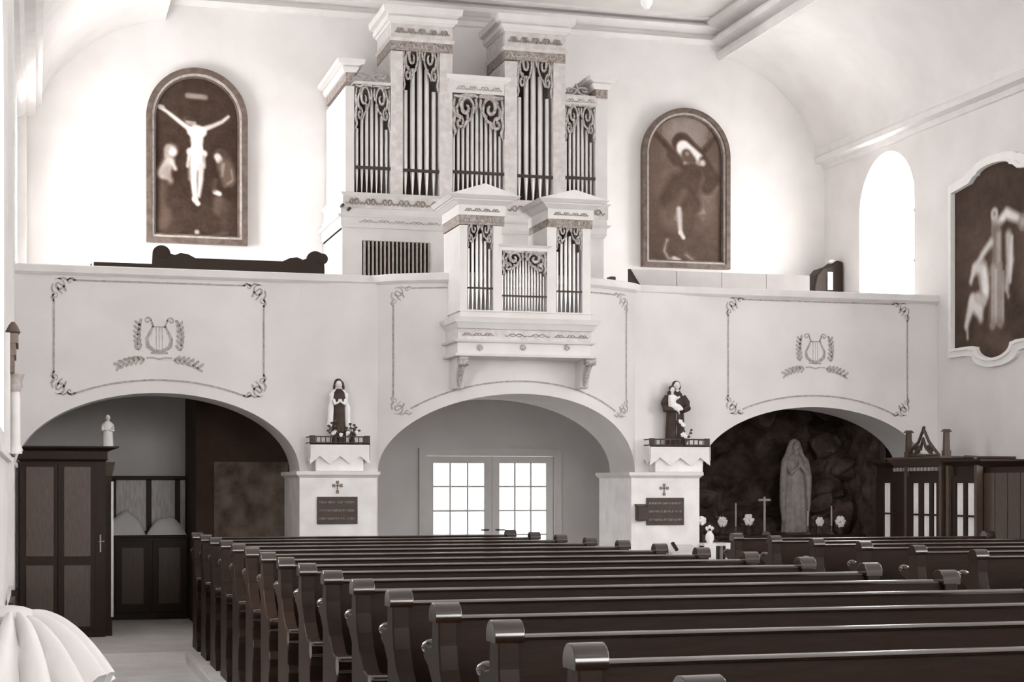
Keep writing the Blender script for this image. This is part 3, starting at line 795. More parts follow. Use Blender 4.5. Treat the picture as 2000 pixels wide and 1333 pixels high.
cruc = [([(50, 0), (50, 175)], 4, .05, 4, .4),
    ([(39, 22), (60, 23)], 3.6, .40, 1.5, 1), ([(42, 22.5), (57, 22.8)], 2, .5, 1.5, .6),
    ([(6, 38), (14, 43), (30, 55), (42, 63)], [2.2, 2.0, 2.6, 3.6], .78, 1.5, 1), ([(5, 37), (9, 38)], 2.4, .62, 1.5, 1),
    ([(88, 45), (80, 52), (68, 58), (56, 63)], [1.8, 2.2, 2.6, 3.6], .74, 1.5, 1),
    ([(38, 52), (44, 55)], 4.2, .30, 1.5, 1), ([(40, 54), (46, 56)], 3.4, .52, 1.5, 1), ([(38, 50), (46, 51)], 2.2, .12, 1, 1),
    ([(43, 66), (57, 66)], 4.6, B, 2, 1), ([(50, 66), (50, 84)], [8.5, 6.5], B, 2, 1), ([(49, 70), (50, 80)], 2, .99, 2, .6),
    ([(42, 90), (58, 92)], 4.2, B, 2, 1), ([(50, 86), (50, 104)], [6.5, 8.2], .96, 2, 1), ([(41, 92), (39, 108)], 2, .72, 1.5, 1), ([(58, 95), (59, 108)], 2, .55, 1.5, 1),
    ([(46, 106), (46, 126), (48, 148)], [4.4, 3.6, 2.6], .88, 1.8, 1), ([(55, 106), (54, 128), (52, 144)], [4, 3.2, 2.2], .72, 1.8, 1), ([(41, 104), (41, 124)], 1.6, .5, 2, .8), ([(47, 148), (51, 153)], 3, .84, 1.5, 1),
    ([(19, 90)], [7.5], .60, 3, 1), ([(21, 92)], [4.5], .78, 2, 1), ([(15, 86), (13, 96)], 3, .5, 2, .8),
    ([(17, 102), (10, 118)], [6, 7.5], .60, 3, 1), ([(10, 118), (18, 126)], [5, 3], .5, 3, 1), ([(20, 104), (24, 112)], 2.4, .72, 2, .9), ([(14, 112), (18, 128)], 3, .42, 3, .8),
    ([(10, 132), (9, 150), (12, 172)], [5, 4, 7], .19, 4, .9), ([(8, 180), (13, 165)], [8, 5], .26, 4, .8), ([(5, 192), (25, 193)], 2, .24, 2, .7),
    ([(78, 92)], [7], .22, 2, 1), ([(75, 95), (77, 99)], 4.2, .74, 1.8, 1), ([(80, 88), (89, 96)], 3, .14, 2, .9),
    ([(84, 106), (88, 122)], [9, 8], .30, 3, 1), ([(82, 104), (80, 118)], 2, .48, 2, .6), ([(92, 110), (94, 122), (84, 130)], 2, .44, 2, .6), ([(72, 138), (77, 140)], 3, .80, 1.5, 1), ([(72, 124), (71, 136)], 2.5, .2, 2, .7),
    ([(77, 150), (76, 160)], 6.5, .26, 3, .9), ([(84, 152), (83, 185)], [5, 3], .16, 4, .9), ([(70, 192), (86, 188)], 2, .3, 2, .7),
    ([(50, 188)], [3], .62, 1.5, 1)]
arched_painting(285, 482, 136, 478, .115, 'arched oil painting of a crucified man between two mourners, above the dark scrolled bench', cruc, lambda U, V: .07 + .02 * np.sin(V / 23), 3)
mart = [([(50, 22)], [30], .44, 14, .9), ([(30, 60)], [24], .36, 16, .7), ([(82, 80)], [24], .42, 14, .8), ([(15, 90)], [16], .34, 12, .7), ([(70, 125)], [22], .42, 14, .7), ([(35, 130)], [15], .46, 10, .7),
    ([(0, 175), (100, 165)], 28, .16, 18, .8), ([(50, 195)], [40], .17, 16, .8),
    ([(8, 22), (36, 50), (60, 78)], [3.5, 4, 5], .14, 2, 1), ([(98, 18), (66, 54), (44, 84)], [3.5, 4, 5], .14, 2, 1),
    ([(46, 34), (68, 54)], [13, 12], .12, 2, 1), ([(48, 40), (66, 54)], [9.5, 9.5], .84, 2, 1), ([(52, 48), (58, 56)], [7, 7.5], .26, 2, 1), ([(53, 47)], [3], .5, 2, .7), ([(50, 60), (66, 60)], 2, .8, 2, .8),
    ([(60, 72), (50, 100)], [15, 17], .16, 4, 1), ([(38, 80), (24, 108)], [8, 10], .15, 4, 1), ([(76, 56), (88, 78), (80, 90)], [7, 10, 8], .15, 2.5, 1), ([(74, 58)], [4], .66, 2, 1), ([(30, 50), (38, 58)], [5, 6], .16, 2, 1),
    ([(45, 110), (62, 112)], 10, .14, 3, 1), ([(58, 112), (54, 148)], [10, 7], .17, 3, 1), ([(48, 98), (40, 112)], [5, 4], .36, 4, .7), ([(34, 116), (28, 126)], [8, 5], .24, 4, .8),
    ([(42, 118), (44, 148)], [3.2, 2.6], .66, 2, 1), ([(44, 148), (48, 154)], 2.6, .72, 1.5, 1), ([(66, 130), (70, 136)], 4, .22, 2, .9),
    ([(26, 158), (22, 172), (28, 182), (36, 180)], 2.2, .5, 2, .8), ([(36, 182), (42, 184)], 3, .72, 2, 1), ([(52, 176), (60, 182)], 3, .42, 2.5, .8), ([(30, 165), (36, 172)], 4, .16, 3, .8), ([(20, 205), (80, 212)], 5, .24, 6, .6)]
arched_painting(1251, 1421, 214, 525, .105, 'arched oil painting of a dark-robed figure against a diagonal cross, above the white choir bench', mart, lambda U, V: .30 - .0007 * V, 5)

# curved-outline painting on the right wall
PW_Y0, PW_Y1 = atX(2037, 600, XR).y, atX(1868, 600, XR).y
pm = (PW_Y0 + PW_Y1) / 2; hw = (PW_Y1 - PW_Y0) / 2
zT = atX(1880, 372, XR).z; zB2 = atX(1868, 682, XR).z
zlt = atX(1955, 318, XR).z; zlb = atX(1940, 700, XR).z
def shaped(g):
    a, b, t0, b0 = pm - hw - g, pm + hw + g, zT + g, zB2 - g
    lw = .36 * hw + g
    top = [(pm + hw + g, t0 - .02), (pm + lw * 1.55, t0 + .03), (pm + lw * 1.25, t0 + .09)] + [(pm + (lw + .02) * math.cos(x), t0 + .10 + (zlt - zT - .10) * math.sin(x)) for x in [PI * i / 14 for i in range(15)]] + [(pm - lw * 1.25, t0 + .09), (pm - lw * 1.55, t0 + .03), (pm - hw - g, t0 - .02)]
    bot = [(pm - hw - g, b0 + .0), (pm - lw * 1.5, b0 - .0)] + [(pm + lw * 1.1 * math.cos(x), b0 - .02 + (zlb - zB2 + .02) * abs(math.sin(x))) for x in [PI + PI * i / 14 for i in range(15)]] + [(pm + lw * 1.5, b0 - .0), (pm + hw + g, b0 + .0)]
    return top + bot
rp = thing('shaped_painting', (XR, pm, zB2), 'dark shaped painting of robed figures in a white curved stucco frame on the window wall', 'painting')
fnX = lambda a, b, t: (XR - t, a, b)
MB().plate(shaped(.10), [shaped(0)], fnX, -.01, .05).build('stucco_frame', stucco, rp, bevel=.012)
MB().plate(shaped(.035), [shaped(.002)], fnX, -.01, .075).build('stucco_bead', stucco, rp, bevel=.008)
Hh = (zlt - zlb) / (2 * hw) * 100
def wallbase(U, V): return .12 + .05 * np.exp(-((U - 20) ** 2 + (V - 60) ** 2) / 500)
wp = [([(8, 52), (26, 50)], 4, .24, 5, .7), ([(5, 66), (30, 64)], 5, .18, 5, .7), ([(30, 60), (40, 50)], 6, .24, 8, .6),
    ([(48, 40)], [4.6], .74, 1.5, 1), ([(48, 40)], [2.6], .4, 1.5, .8), ([(48, 46), (50, 56)], [3.4, 5], .6, 2, 1),
    ([(52, 48), (62, 42), (74, 48)], [3, 4, 3.4], .78, 2, 1), ([(50, 54), (50, 80)], [7, 7.5], .38, 3, 1), ([(53, 58), (53, 78)], 3, .6, 2, .7),
    ([(44, 62), (34, 70), (27, 78)], [3, 2.6, 2.4], .68, 2, 1), ([(26, 80), (34, 82), (38, 98)], [4, 6, 7], .66, 3, 1), ([(24, 80), (20, 90)], [3, 2], .7, 2, 1), ([(36, 84), (38, 104)], 2.4, .85, 2, .8),
    ([(47, 84), (46, 128)], [4, 5], .46, 2, 1), ([(54, 84), (55, 128)], [4, 5], .42, 2, 1), ([(50, 86), (50, 126)], 1.3, .66, 1.2, .8), ([(58, 88), (58, 126)], 1.2, .6, 1.2, .7), ([(43, 90), (43, 126)], 1.2, .26, 1.2, .8),
    ([(64, 60), (66, 80), (62, 100)], [4, 5, 3], .58, 2.5, 1), ([(68, 62), (66, 96)], 1.6, .8, 1.5, .8), ([(62, 102), (64, 108)], 1.6, .6, 1.5, .8),
    ([(22, 104), (18, 116), (14, 126)], [4, 4, 2.4], .66, 2, 1), ([(22, 108), (30, 114), (32, 122)], [5, 6, 3], .70, 2.5, 1), ([(28, 104), (36, 108)], 4, .56, 2, 1), ([(15, 126), (16, 136)], 1.6, .6, 1.5, .9),
    ([(30, 136), (60, 140)], [6, 8], .26, 8, .8), ([(44, 142), (62, 146)], 4, .38, 6, .7), ([(40, 150)], [5], .12, 3, .8),
    ([(82, 60), (84, 100)], [9, 11], .3, 6, .8), ([(80, 52)], [5], .55, 3, .9)]
wp = [([(x, y * .80) for x, y in P], [q * .9 for q in (r if isinstance(r, list) else [r] * len(P))], v + (.1 if v > .4 else 0), sf, o) for P, r, v, sf, o in wp]
U, V, val = paint_grid(0, 100, 0, Hh, wallbase, wp, .8, .06, 9)
sh = shaped(.015)
def inside_sh(U, V):
    A = pm + hw - U / 100 * 2 * hw; Bz = zlt - V / 100 * 2 * hw
    ok = np.zeros(U.shape, bool); n = len(sh); j = n - 1
    for i in range(n):
        (ax, az), (bx, bz) = sh[i], sh[j]
        if abs(az - bz) > 1e-9:
            cnd = ((az > Bz) != (bz > Bz)) & (A < (bx - ax) * (Bz - az) / (bz - az) + ax); ok ^= cnd
        j = i
    return ok
paint_mesh('canvas', U, V, val, lambda u, v: (XR - .02, pm + hw - u / 100 * 2 * hw, zlt - v / 100 * 2 * hw), inside_sh, canvas_m, rp)
MB().plate(shaped(.02), [], fnX, -.01, .012).build('backboard', railwood, rp)

# ------------------------------------------------------------------ things on the balcony
# dark bench with scrolled ends
by = 18.3
bx0, bx1 = px(297, by), px(634, by)
zt = at(460, 508, by).z; zs = at(460, 520, by).z
L = bx1 - bx0
prof = [(0, 3.35), (0, zs)] + [(.10 + .095 * math.cos(a), zt + .045 + .085 * math.sin(a)) for a in [PI - PI * i / 10 for i in range(11)]] + \
    [(.24, zt + .03), (.30, zt + .055), (.38, zt + .045), (.46, zt + .005)]
prof = prof + [(L - a, z) for a, z in reversed(prof)]
bn = thing('scrolled_bench', ((bx0 + bx1) / 2, by, 2.95), 'dark wooden bench with round scrolled back corners on the balcony', 'bench')
MB().prism([(bx0 + a, z) for a, z in prof], 'y', by, by + .06).build('backrest', darkwood, bn, bevel=.01)
MB().box(bx0 + .03, bx1 - .03, by + .05, by + .5, 3.36, 3.41).build('seat', darkwood, bn)
for x in (bx0 + .02, bx1 - .09):
    MB().box(x, x + .07, by + .0, by + .5, 2.95, 3.38).build('leg', darkwood, bn)
for u in (298, 612):
    b = MB(); p = at(u, 505, by); b.tube([(p.x + .1, by - .02, zt + .045), (p.x + .1, by + .0, zt + .045)], .06, 14); b.build('rosette', darkwood, bn)
# low plank rail and a small candle spike
p0, p1 = px(183, 17.85), px(297, 17.85); zz = at(240, 514, 17.85).z
tag(MB().box(p0, p1, 17.83, 17.89, 2.95, zz).build('low_board', darkwood, origin=(p0, 17.86, 2.95)), 'narrow dark board standing behind the balcony rail', 'board')
p = at(178, 512, 17.6); cs = thing('candle_holder', (p.x, 17.6, ZB), 'tiny candle spike standing on the balcony rail', 'candle holder')
b = MB(); b.lathe(p.x, 17.6, [(.025, ZB), (.025, ZB + .01), (.008, ZB + .02), (.008, ZB + .05)], 10); b.build('base', railwood, cs)
b = MB(); b.lathe(p.x, 17.6, [(.010, ZB + .05), (.010, ZB + .075), (.002, ZB + .085)], 8); b.build('candle', petal_m, cs)
# white choir bench
wy = 18.25
wx0, wx1 = px(1232, wy), px(1582, wy)
zw = at(1400, 532, wy).z
wb = thing('choir_bench', ((wx0 + wx1) / 2, wy, 2.95), 'long white painted choir bench with a dark end panel on the balcony', 'bench')
nb = 4
for i in range(nb):
    a = wx0 + (wx1 - wx0) * i / nb; e = wx0 + (wx1 - wx0) * (i + 1) / nb
    MB().box(a + .004, e - .004, wy, wy + .035, 3.2, zw).build('back_panel', whitewood, wb)
MB().box(wx0, wx1, wy + .03, wy + .45, 3.35, 3.4).build('seat', whitewood, wb)
MB().box(wx0 + .01, wx1 - .01, wy + .02, wy + .06, 2.95, 3.36).build('base_board', whitewood, wb)
ex = px(1231, wy)
MB().prism([(wy - .45, ZB - .02), (wy - .45, 2.95), (wy + .45, 2.95), (wy + .45, 3.4), (wy, 3.5), (wy + .0, zw)], 'x', ex - .03, ex + .005).build('end_panel', darkwood, wb)
p = at(1188, 545, 17.66)
tag(MB().box(p.x - .035, p.x + .035, 17.5, 17.62, ZB, ZB + .10).build('small_box', railwood, origin=(p.x, 17.56, ZB), bevel=.008), 'small dark box standing on the balcony rail beside the chair organ', 'box')
# dark cabinet with a white card, on the right wall of the balcony
Yc0, Yc1 = 19.45, 19.95
cb = thing('corner_cabinet', (XR, (Yc0 + Yc1) / 2, 2.95), 'dark wooden cabinet with a white card, in the balcony corner by the arched window', 'cabinet')
zt_ = atX(1640, 508, XR - .2).z
xc = px(1640, 19.7)
MB().box(9.72, 10.08, 19.75, 20.0, 2.95, 4.1).build('cabinet_base', darkwood, cb)
b = MB(); b.prism([(9.66, 4.2), (9.76, 4.05), (10.08, 4.05), (10.08, 4.56), (10.0, 4.58), (9.92, 4.52), (9.78, 4.47), (9.70, 4.38)], 'y', 19.72, 20.0); b.build('cabinet_body', darkwood, cb, bevel=.02)
MB().box(9.85, 9.92, 19.70, 19.722, 4.19, 4.42).build('card', petal_m, cb)
b = MB(); b.ell((9.95, 19.8, 4.57), (.05, .05, .03), 10, 6); b.build('knob', petal_m, cb)

# ------------------------------------------------------------------ statues and their pedestals
def petals(b, p, r):
    b.ell(p, r * .6, 7, 5)
    for k in range(5):
        a = 2 * PI * k / 5 + random.random(); b.ell((p[0] + r * .6 * math.cos(a), p[1] + r * .3 * math.sin(a * 1.3), p[2] + r * .6 * math.sin(a)), r * .5, 6, 4)
def pedestal(xm, half, yf, label_c, label_r, label_p):
    zt0 = 2.09
    pd = tag(MB().box(xm - half * .8, xm + half * .8, yf + .03, YB - .002, 1.80, zt0 - .015).build('statue_pedestal', marble, origin=(xm, yf + .15, 1.80), bevel=.01), label_p, 'pedestal', 'statue pedestals')
    # cloth with a pointed hem
    n = 48; hem = []
    for i in range(n + 1):
        t = i / n; k = abs(((t * 3.0 + .5) % 1) - .5) * 2
        hem.append((xm - half + 2 * half * t, 1.885 + .09 * (1 - k) ** 1.0 if False else 1.875 + .085 * k))
    b = MB(); y0 = yf
    poly = [(xm - half, zt0), ] + hem + [(xm + half, zt0)]
    b.plate(poly, [], fnY(y0), 0, .012)
    for sx in (-1, 1):
        x = xm + sx * half
        b.prism([(y0, zt0), (y0, 1.93), (y0 + .08, 1.89), (y0 + .16, 1.95), (y0 + .24, 1.89), (YB - .01, 1.94), (YB - .01, zt0)], 'x', x - .006, x + .006)
    b.box(xm - half, xm + half, y0, YB - .01, zt0 - .012, zt0)
    tag(b.build('altar_cloth', cloth_m, origin=(xm, yf, zt0)), label_c, 'cloth', 'pedestal cloths')
    # little fence
    fe = thing('pedestal_rail', (xm, yf + .02, zt0), label_r, 'railing', 'pedestal rails')
    h = .07
    for z in (zt0 + .008, zt0 + h):
        MB().box(xm - half + .005, xm + half - .005, yf + .012, yf + .024, z - .007, z + .007).build('bar', railwood, fe)
    for i in range(13):
        x = xm - half + .02 + (2 * half - .04) * i / 12
        MB().box(x - .005, x + .005, yf + .013, yf + .023, zt0, zt0 + h).build('baluster', railwood, fe)
    for sx in (-1, 1):
        x = xm + sx * (half - .03)
        MB().box(x - .03, x + .03, yf + .008, yf + .028, zt0, zt0 + h + .012).build('corner_post', railwood, fe)
        for z in (zt0 + .008, zt0 + h):
            xx = xm + sx * (half - .012)
            MB().box(xx - .007, xx + .007, yf + .02, YB - .02, z - .006, z + .006).build('side_bar', railwood, fe)
    return zt0
def drape_lathe(b, cx, cy, prof, seg=28, sx=1, sy=.8, folds=9, amp=.05):
    b.lathe(cx, cy, prof, seg, sx, sy, wob=lambda a, t: 1 + amp * (1 - t) * math.sin(folds * a))
def head(parent, x, y, z, r, m=None):
    """head with brow, nose, chin, ears, facing -Y"""
    b = MB(); b.ell((x, y, z), (r * .78, r * .88, r), 16, 12)
    b.ell((x, y - r * .35, z - r * .55), (r * .5, r * .5, r * .42), 12, 8)
    b.ell((x, y - r * .88, z - r * .12), (r * .12, r * .2, r * .26), 8, 6)
    for sx in (-1, 1):
        b.ell((x + sx * r * .3, y - r * .72, z + r * .16), (r * .2, r * .16, r * .09), 8, 5)
        b.ell((x + sx * r * .78, y, z - r * .05), (r * .1, r * .16, r * .22), 8, 5)
    b.tube([(x, y + .05 * r, z - r * 1.6), (x, y, z - r * .6)], [r * .5, r * .42], 10)
    h = b.build('head', m or skin_m, parent, remesh=r * .09)
    for sx in (-1, 1):
        e = MB(); e.ell((x + sx * r * .3, y - r * .80, z + r * .06), (r * .12, r * .07, r * .06), 8, 5); e.build('eye', hair_m, h)
    e = MB(); e.ell((x, y - r * .84, z - r * .5), (r * .22, r * .06, r * .05), 8, 5); e.build('mouth', hair_m, h)
    return h
# left: woman in dark dress and white cloak
xm1 = px(661, 17.2); half1 = px(723, 17.1) - xm1
zt0 = pedestal(xm1, half1, PY + .05, 'white cloth with a pointed hem under the statue of the woman in a white cloak', 'low dark railing at the feet of the statue of the woman in a white cloak', 'pale pedestal on the pier beside the wardrobe arch')
sy_ = 17.23; sx_ = xm1 + .01
st = thing('statue', (sx_, sy_, zt0), 'small statue of a dark-haired woman in a dark gown and long white cloak', 'statue')
b = MB(); drape_lathe(b, sx_, sy_ - .01, [(.075, zt0), (.075, zt0 + .06), (.062, zt0 + .25), (.058, zt0 + .40), (.068, zt0 + .48), (.06, zt0 + .53), (.025, zt0 + .57)], 28, 1, .75, 7, .05)
b.build('gown', habit_m, st)
b = MB()
for sgn in (-1, 1):
    b.tube([(sx_ + sgn * .03, sy_ + .01, zt0 + .555), (sx_ + sgn * .07, sy_ - .0, zt0 + .50), (sx_ + sgn * .085, sy_ - .01, zt0 + .38), (sx_ + sgn * .088, sy_ - .005, zt0 + .24), (sx_ + sgn * .10, sy_, zt0 + .16)], [.028, .036, .034, .032, .036], 10)
b.tube([(sx_, sy_ + .045, zt0 + .54), (sx_, sy_ + .06, zt0 + .4), (sx_, sy_ + .065, zt0 + .05)], [.04, .06, .075], 12)
b.build('cloak', white_stat, st, remesh=.009)
b = MB()
for sgn in (-1, 1):
    b.tube([(sx_ + sgn * .06, sy_ - .03, zt0 + .46), (sx_ + sgn * .05, sy_ - .06, zt0 + .41), (sx_ + sgn * .012, sy_ - .075, zt0 + .43)], [.02, .018, .012], 8)
    b.ell((sx_ + sgn * .01, sy_ - .078, zt0 + .445), (.011, .012, .022), 8, 6)
b.build('arms', white_stat, st, remesh=.006)
head(st, sx_ - .004, sy_ - .01, zt0 + .615, .043)
b = MB(); b.ell((sx_ - .004, sy_ + .014, zt0 + .635), (.046, .042, .045), 14, 9)
for sgn in (-1, 1): b.tube([(sx_ + sgn * .036, sy_ + .0, zt0 + .645), (sx_ + sgn * .046, sy_ + .0, zt0 + .60), (sx_ + sgn * .052, sy_ + .004, zt0 + .565)], [.014, .015, .012], 8)
b.build('hair', hair_m, st, remesh=.006)
def bouquet(x, y, z, sprigs, label, spread=.12, h=.16, blooms=5, group=None):
    fl = thing('flower_bouquet', (x, y, z), label, 'flowers', group)
    b = MB(); b.lathe(x, y, [(.022, z), (.03, z + .03), (.02, z + .06), (.026, z + .075)], 12); b.build('vase', habit_m, fl)
    b = MB()
    for k in range(sprigs):
        a = PI * (k + .5) / sprigs; dx = math.cos(a) * spread * (.6 + .4 * random.random()); dz = .06 + math.sin(a) * h * (.5 + .5 * random.random())
        dy = (random.random() - .5) * .06
        b.tube([(x, y, z + .06), (x + dx * .6, y + dy * .5, z + .06 + dz * .6), (x + dx, y + dy, z + .05 + dz)], .004, 4)
        for q in range(3):
            t = .4 + .3 * q
            b.ell((x + dx * t, y + dy, z + .06 + dz * t), (.018, .008, .012), 6, 4)
    b.build('foliage', leaf_m, fl)
    for k in range(blooms):
        a = PI * (k + .5) / blooms
        b = MB(); petals(b, (x + math.cos(a) * spread * .6 * random.random() * 1.3, y - .025, z + .06 + math.sin(a) * h * (.4 + .4 * random.random())), .022)
        b.build('bloom', petal_m, fl)
    return fl
bouquet(sx_ - .06, sy_ - .10, zt0, 9, 'dark leafy bouquet with pale blooms at the feet of the woman in a white cloak', .11, .12, 3)
bouquet(sx_ + .13, sy_ - .06, zt0, 6, 'small bouquet with white roses beside the hem of the white cloak', .09, .10, 2)
# right: friar holding a child
xm2 = px(1322, 17.2); half2 = px(1387, 17.1) - xm2
pedestal(xm2, half2, PY + .05, 'white cloth with a pointed hem under the statue of the friar', 'low dark railing at the feet of the statue of the friar', 'pale pedestal on the pier beside the rock grotto')
sx_ = xm2 - .008
st = thing('statue', (sx_, sy_, zt0), 'statue of a friar in a dark habit carrying a child in white', 'statue')
b = MB(); drape_lathe(b, sx_, sy_, [(.115, zt0), (.112, zt0 + .05), (.105, zt0 + .2), (.098, zt0 + .35), (.105, zt0 + .45), (.10, zt0 + .52), (.075, zt0 + .58), (.03, zt0 + .62)], 32, 1, .7, 9, .045)
b.build('habit', habit_m, st)
b = MB()
b.tube([(sx_ + .08, sy_, zt0 + .545), (sx_ + .125, sy_ - .01, zt0 + .47), (sx_ + .13, sy_ - .03, zt0 + .42), (sx_ + .06, sy_ - .09, zt0 + .385)], [.045, .05, .046, .03], 10)
b.tube([(sx_ - .08, sy_, zt0 + .545), (sx_ - .13, sy_ - .01, zt0 + .46), (sx_ - .13, sy_ - .03, zt0 + .41), (sx_ - .05, sy_ - .09, zt0 + .395)], [.045, .048, .044, .03], 10)
b.ell((sx_ + .0, sy_ + .03, zt0 + .58), (.085, .05, .05), 12, 8)
b.build('sleeves', habit_m, st, remesh=.009)
hh = head(st, sx_ + .012, sy_ - .02, zt0 + .665, .045)
b = MB(); b.ell((sx_ + .012, sy_ + .005, zt0 + .685), (.047, .045, .036), 14, 8)
for sgn in (-1, 1): b.ell((sx_ + .012 + sgn * .04, sy_ + .005, zt0 + .65), (.016, .03, .032), 8, 6)
b.build('tonsured_hair', hair_m, st, remesh=.006)
b = MB()   # child
cx, cy = sx_ - .055, sy_ - .085
b.tube([(cx - .01, cy + .01, zt0 + .43), (cx - .015, cy, zt0 + .50), (cx - .02, cy + .005, zt0 + .56)], [.042, .045, .034], 12)
b.tube([(cx + .0, cy, zt0 + .44), (cx + .06, cy - .02, zt0 + .425), (cx + .10, cy - .02, zt0 + .395)], [.04, .03, .018], 10)
b.tube([(cx + .0, cy, zt0 + .43), (cx + .05, cy - .03, zt0 + .39), (cx + .06, cy - .03, zt0 + .345)], [.03, .022, .012], 8)
b.tube([(cx - .0, cy - .01, zt0 + .545), (cx + .04, cy - .02, zt0 + .52), (cx + .075, cy - .005, zt0 + .54)], [.02, .016, .011], 8)
b.build('child_tunic', white_stat, st, remesh=.008)
head(st, cx - .012, cy - .005, zt0 + .615, .031)
b = MB(); b.ell((cx - .016, cy + .012, zt0 + .632), (.034, .03, .028), 12, 8); b.build('child_hair', hair_m, st)
b = MB()
b.tube([(sx_ - .02, sy_ - .075, zt0 + .37), (sx_ - .015, sy_ - .08, zt0 + .1)], .005, 6); b.build('cord', capwood, st)
lf = thing('lily_spray', (sx_ + .05, sy_ - .13, zt0), 'spray of white lilies with dark leaves leaning on the habit of the friar', 'flowers')
b = MB()
b.tube([(sx_ + .07, sy_ - .13, zt0), (sx_ + .05, sy_ - .13, zt0 + .15), (sx_ + .04, sy_ - .12, zt0 + .27)], .005, 5)
b.tube([(sx_ + .07, sy_ - .13, zt0), (sx_ + .11, sy_ - .13, zt0 + .12), (sx_ + .135, sy_ - .12, zt0 + .17)], .004, 5)
for q in range(7): b.ell((sx_ + .07 + .012 * q * (1 if q % 2 else -.3), sy_ - .135, zt0 + .04 + .02 * q), (.02, .008, .014), 6, 4)
b.ell((sx_ + .14, sy_ - .13, zt0 + .175), .014, 8, 6)
b.build('stem', leaf_m, lf)
for dx, dz in ((.025, .24), (.045, .225), (.005, .265), (.04, .125), (.06, .105), (.03, .12)):
    b = MB(); petals(b, (sx_ + dx, sy_ - .145, zt0 + dz), .026); b.build('bloom', petal_m, lf)

# plaques and crosses on the piers
def plaque(u0, u1, v0, v1, label, cu, cv_, rows):
    p0, p1 = at(u0, v0, PY), at(u1, v1, PY)
    pq = thing('inscribed_plaque', ((p0.x + p1.x) / 2, PY, p1.z), label, 'plaque')
    MB().box(p0.x, p1.x, PY - .018, PY + .004, p1.z, p0.z).build('slab', plaque_m, pq, bevel=.004)
    H = p0.z - p1.z; W_ = p1.x - p0.x
    rnd = random.Random(u0)
    for r in range(rows):
        zc = p0.z - H * (.2 + .3 * r); b = MB(); x = p0.x + W_ * .06
        while x < p1.x - W_ * .08:
            wd = .012 + rnd.random() * .004; h = .022
            k = rnd.randint(0, 4)
            b.box(x, x + .0035, PY - .021, PY - .016, zc - h / 2, zc + h / 2)
            if k in (0, 2, 3): b.box(x, x + wd * .7, PY - .021, PY - .016, zc + h / 2 - .004, zc + h / 2)
            if k in (1, 2): b.box(x + wd * .6, x + wd * .6 + .0035, PY - .021, PY - .016, zc - h / 2, zc + h / 2)
            if k in (1, 4): b.box(x, x + wd * .7, PY - .021, PY - .016, zc - h / 2, zc - h / 2 + .004)
            if k in (0, 3): b.box(x, x + wd * .6, PY - .021, PY - .016, zc - .002, zc + .002)
            x += wd + (.016 if rnd.random() < .16 else .003)
        b.build('worn_lettering', letters_m, pq)
    p = at(cu, cv_, PY); cr = tag_cross(p)
    return pq
def tag_cross(p):
    b = MB(); s = .055
    b.box(p.x - .006, p.x + .006, PY - .008, PY + .003, p.z - s * 1.1, p.z + s * .9).box(p.x - s * .8, p.x + s * .8, PY - .008, PY + .003, p.z - .005 + .01, p.z + .007 + .01)
    for dx, dz in ((0, s * .8), (-s * .7, .011), (s * .7, .011), (0, -s * 1.0)):
        for ex, ez in ((0, 0), (.008, .008), (-.008, .008), (.008, -.008), (-.008, -.008)):
            b.ell((p.x + dx + ex, PY - .004, p.z + dz + ez), (.010, .006, .010), 8, 4)
    o = b.build('trefoil_cross', mat('bronze_cross', .40, .5, .06, 20), origin=(p.x, PY, p.z - s))
    return o
plaque(619, 698, 971, 1024, 'dark plaque with three pale lines, under the woman in a white cloak', 659, 951, 3)
plaque(1262, 1335, 973, 1026, 'dark plaque with worn lines, under the friar statue', 1297, 956, 3)
crs = [o for o in bpy.data.objects if o.name.startswith('trefoil_cross')]
tag(crs[0], 'small bronze trefoil cross above the plaque under the woman in a white cloak', 'cross', 'pier crosses')
tag(crs[1], 'small bronze trefoil cross above the plaque under the friar statue', 'cross', 'pier crosses')
p = at(1250, 1002, PY)
bxo = thing('offering_box', (p.x, PY - .05, p.z - .09), 'small dark offering box fixed beside the plaque under the friar statue', 'box')
MB().box(p.x - .058, p.x + .058, PY - .11, PY, p.z - .085, p.z + .07).build('box_body', plaque_m, bxo, bevel=.008)
MB().prism([(PY - .12, p.z + .07), (PY, p.z + .07), (PY, p.z + .095)], 'x', p.x - .062, p.x + .062).build('lid', plaque_m, bxo)
# prayer desk at the foot of the right pier
pd = at(1335, 1066, 16.7)
dk = thing('prayer_desk', (pd.x, 16.65, FZ), 'small grey prayer desk with a slanted lid beneath the friar statue', 'desk')
hz = pd.z
MB().box(pd.x - .16, pd.x + .18, 16.6, 16.95, FZ, hz - .10).build('desk_body', mat('grey_desk', .62, .6, .2, 9), dk, bevel=.01)
MB().prism([(16.52, hz - .11), (16.97, hz - .03), (16.97, hz + .0), (16.52, hz - .08)], 'x', pd.x - .19, pd.x + .20).build('slanted_lid', mat('pale_lid', .8, .5, .06, 9), dk)
MB().box(pd.x - .10, pd.x + .12, 16.585, 16.602, hz - .25, hz - .14).build('front_panel', darkwood, dk)
MB().prism([(pd.x - .2, hz + .03), (pd.x - .175, hz + .045), (pd.x - .12, hz - .04), (pd.x - .145, hz - .055)], 'y', 16.53, 16.57).build('book_stop', darkwood, dk)

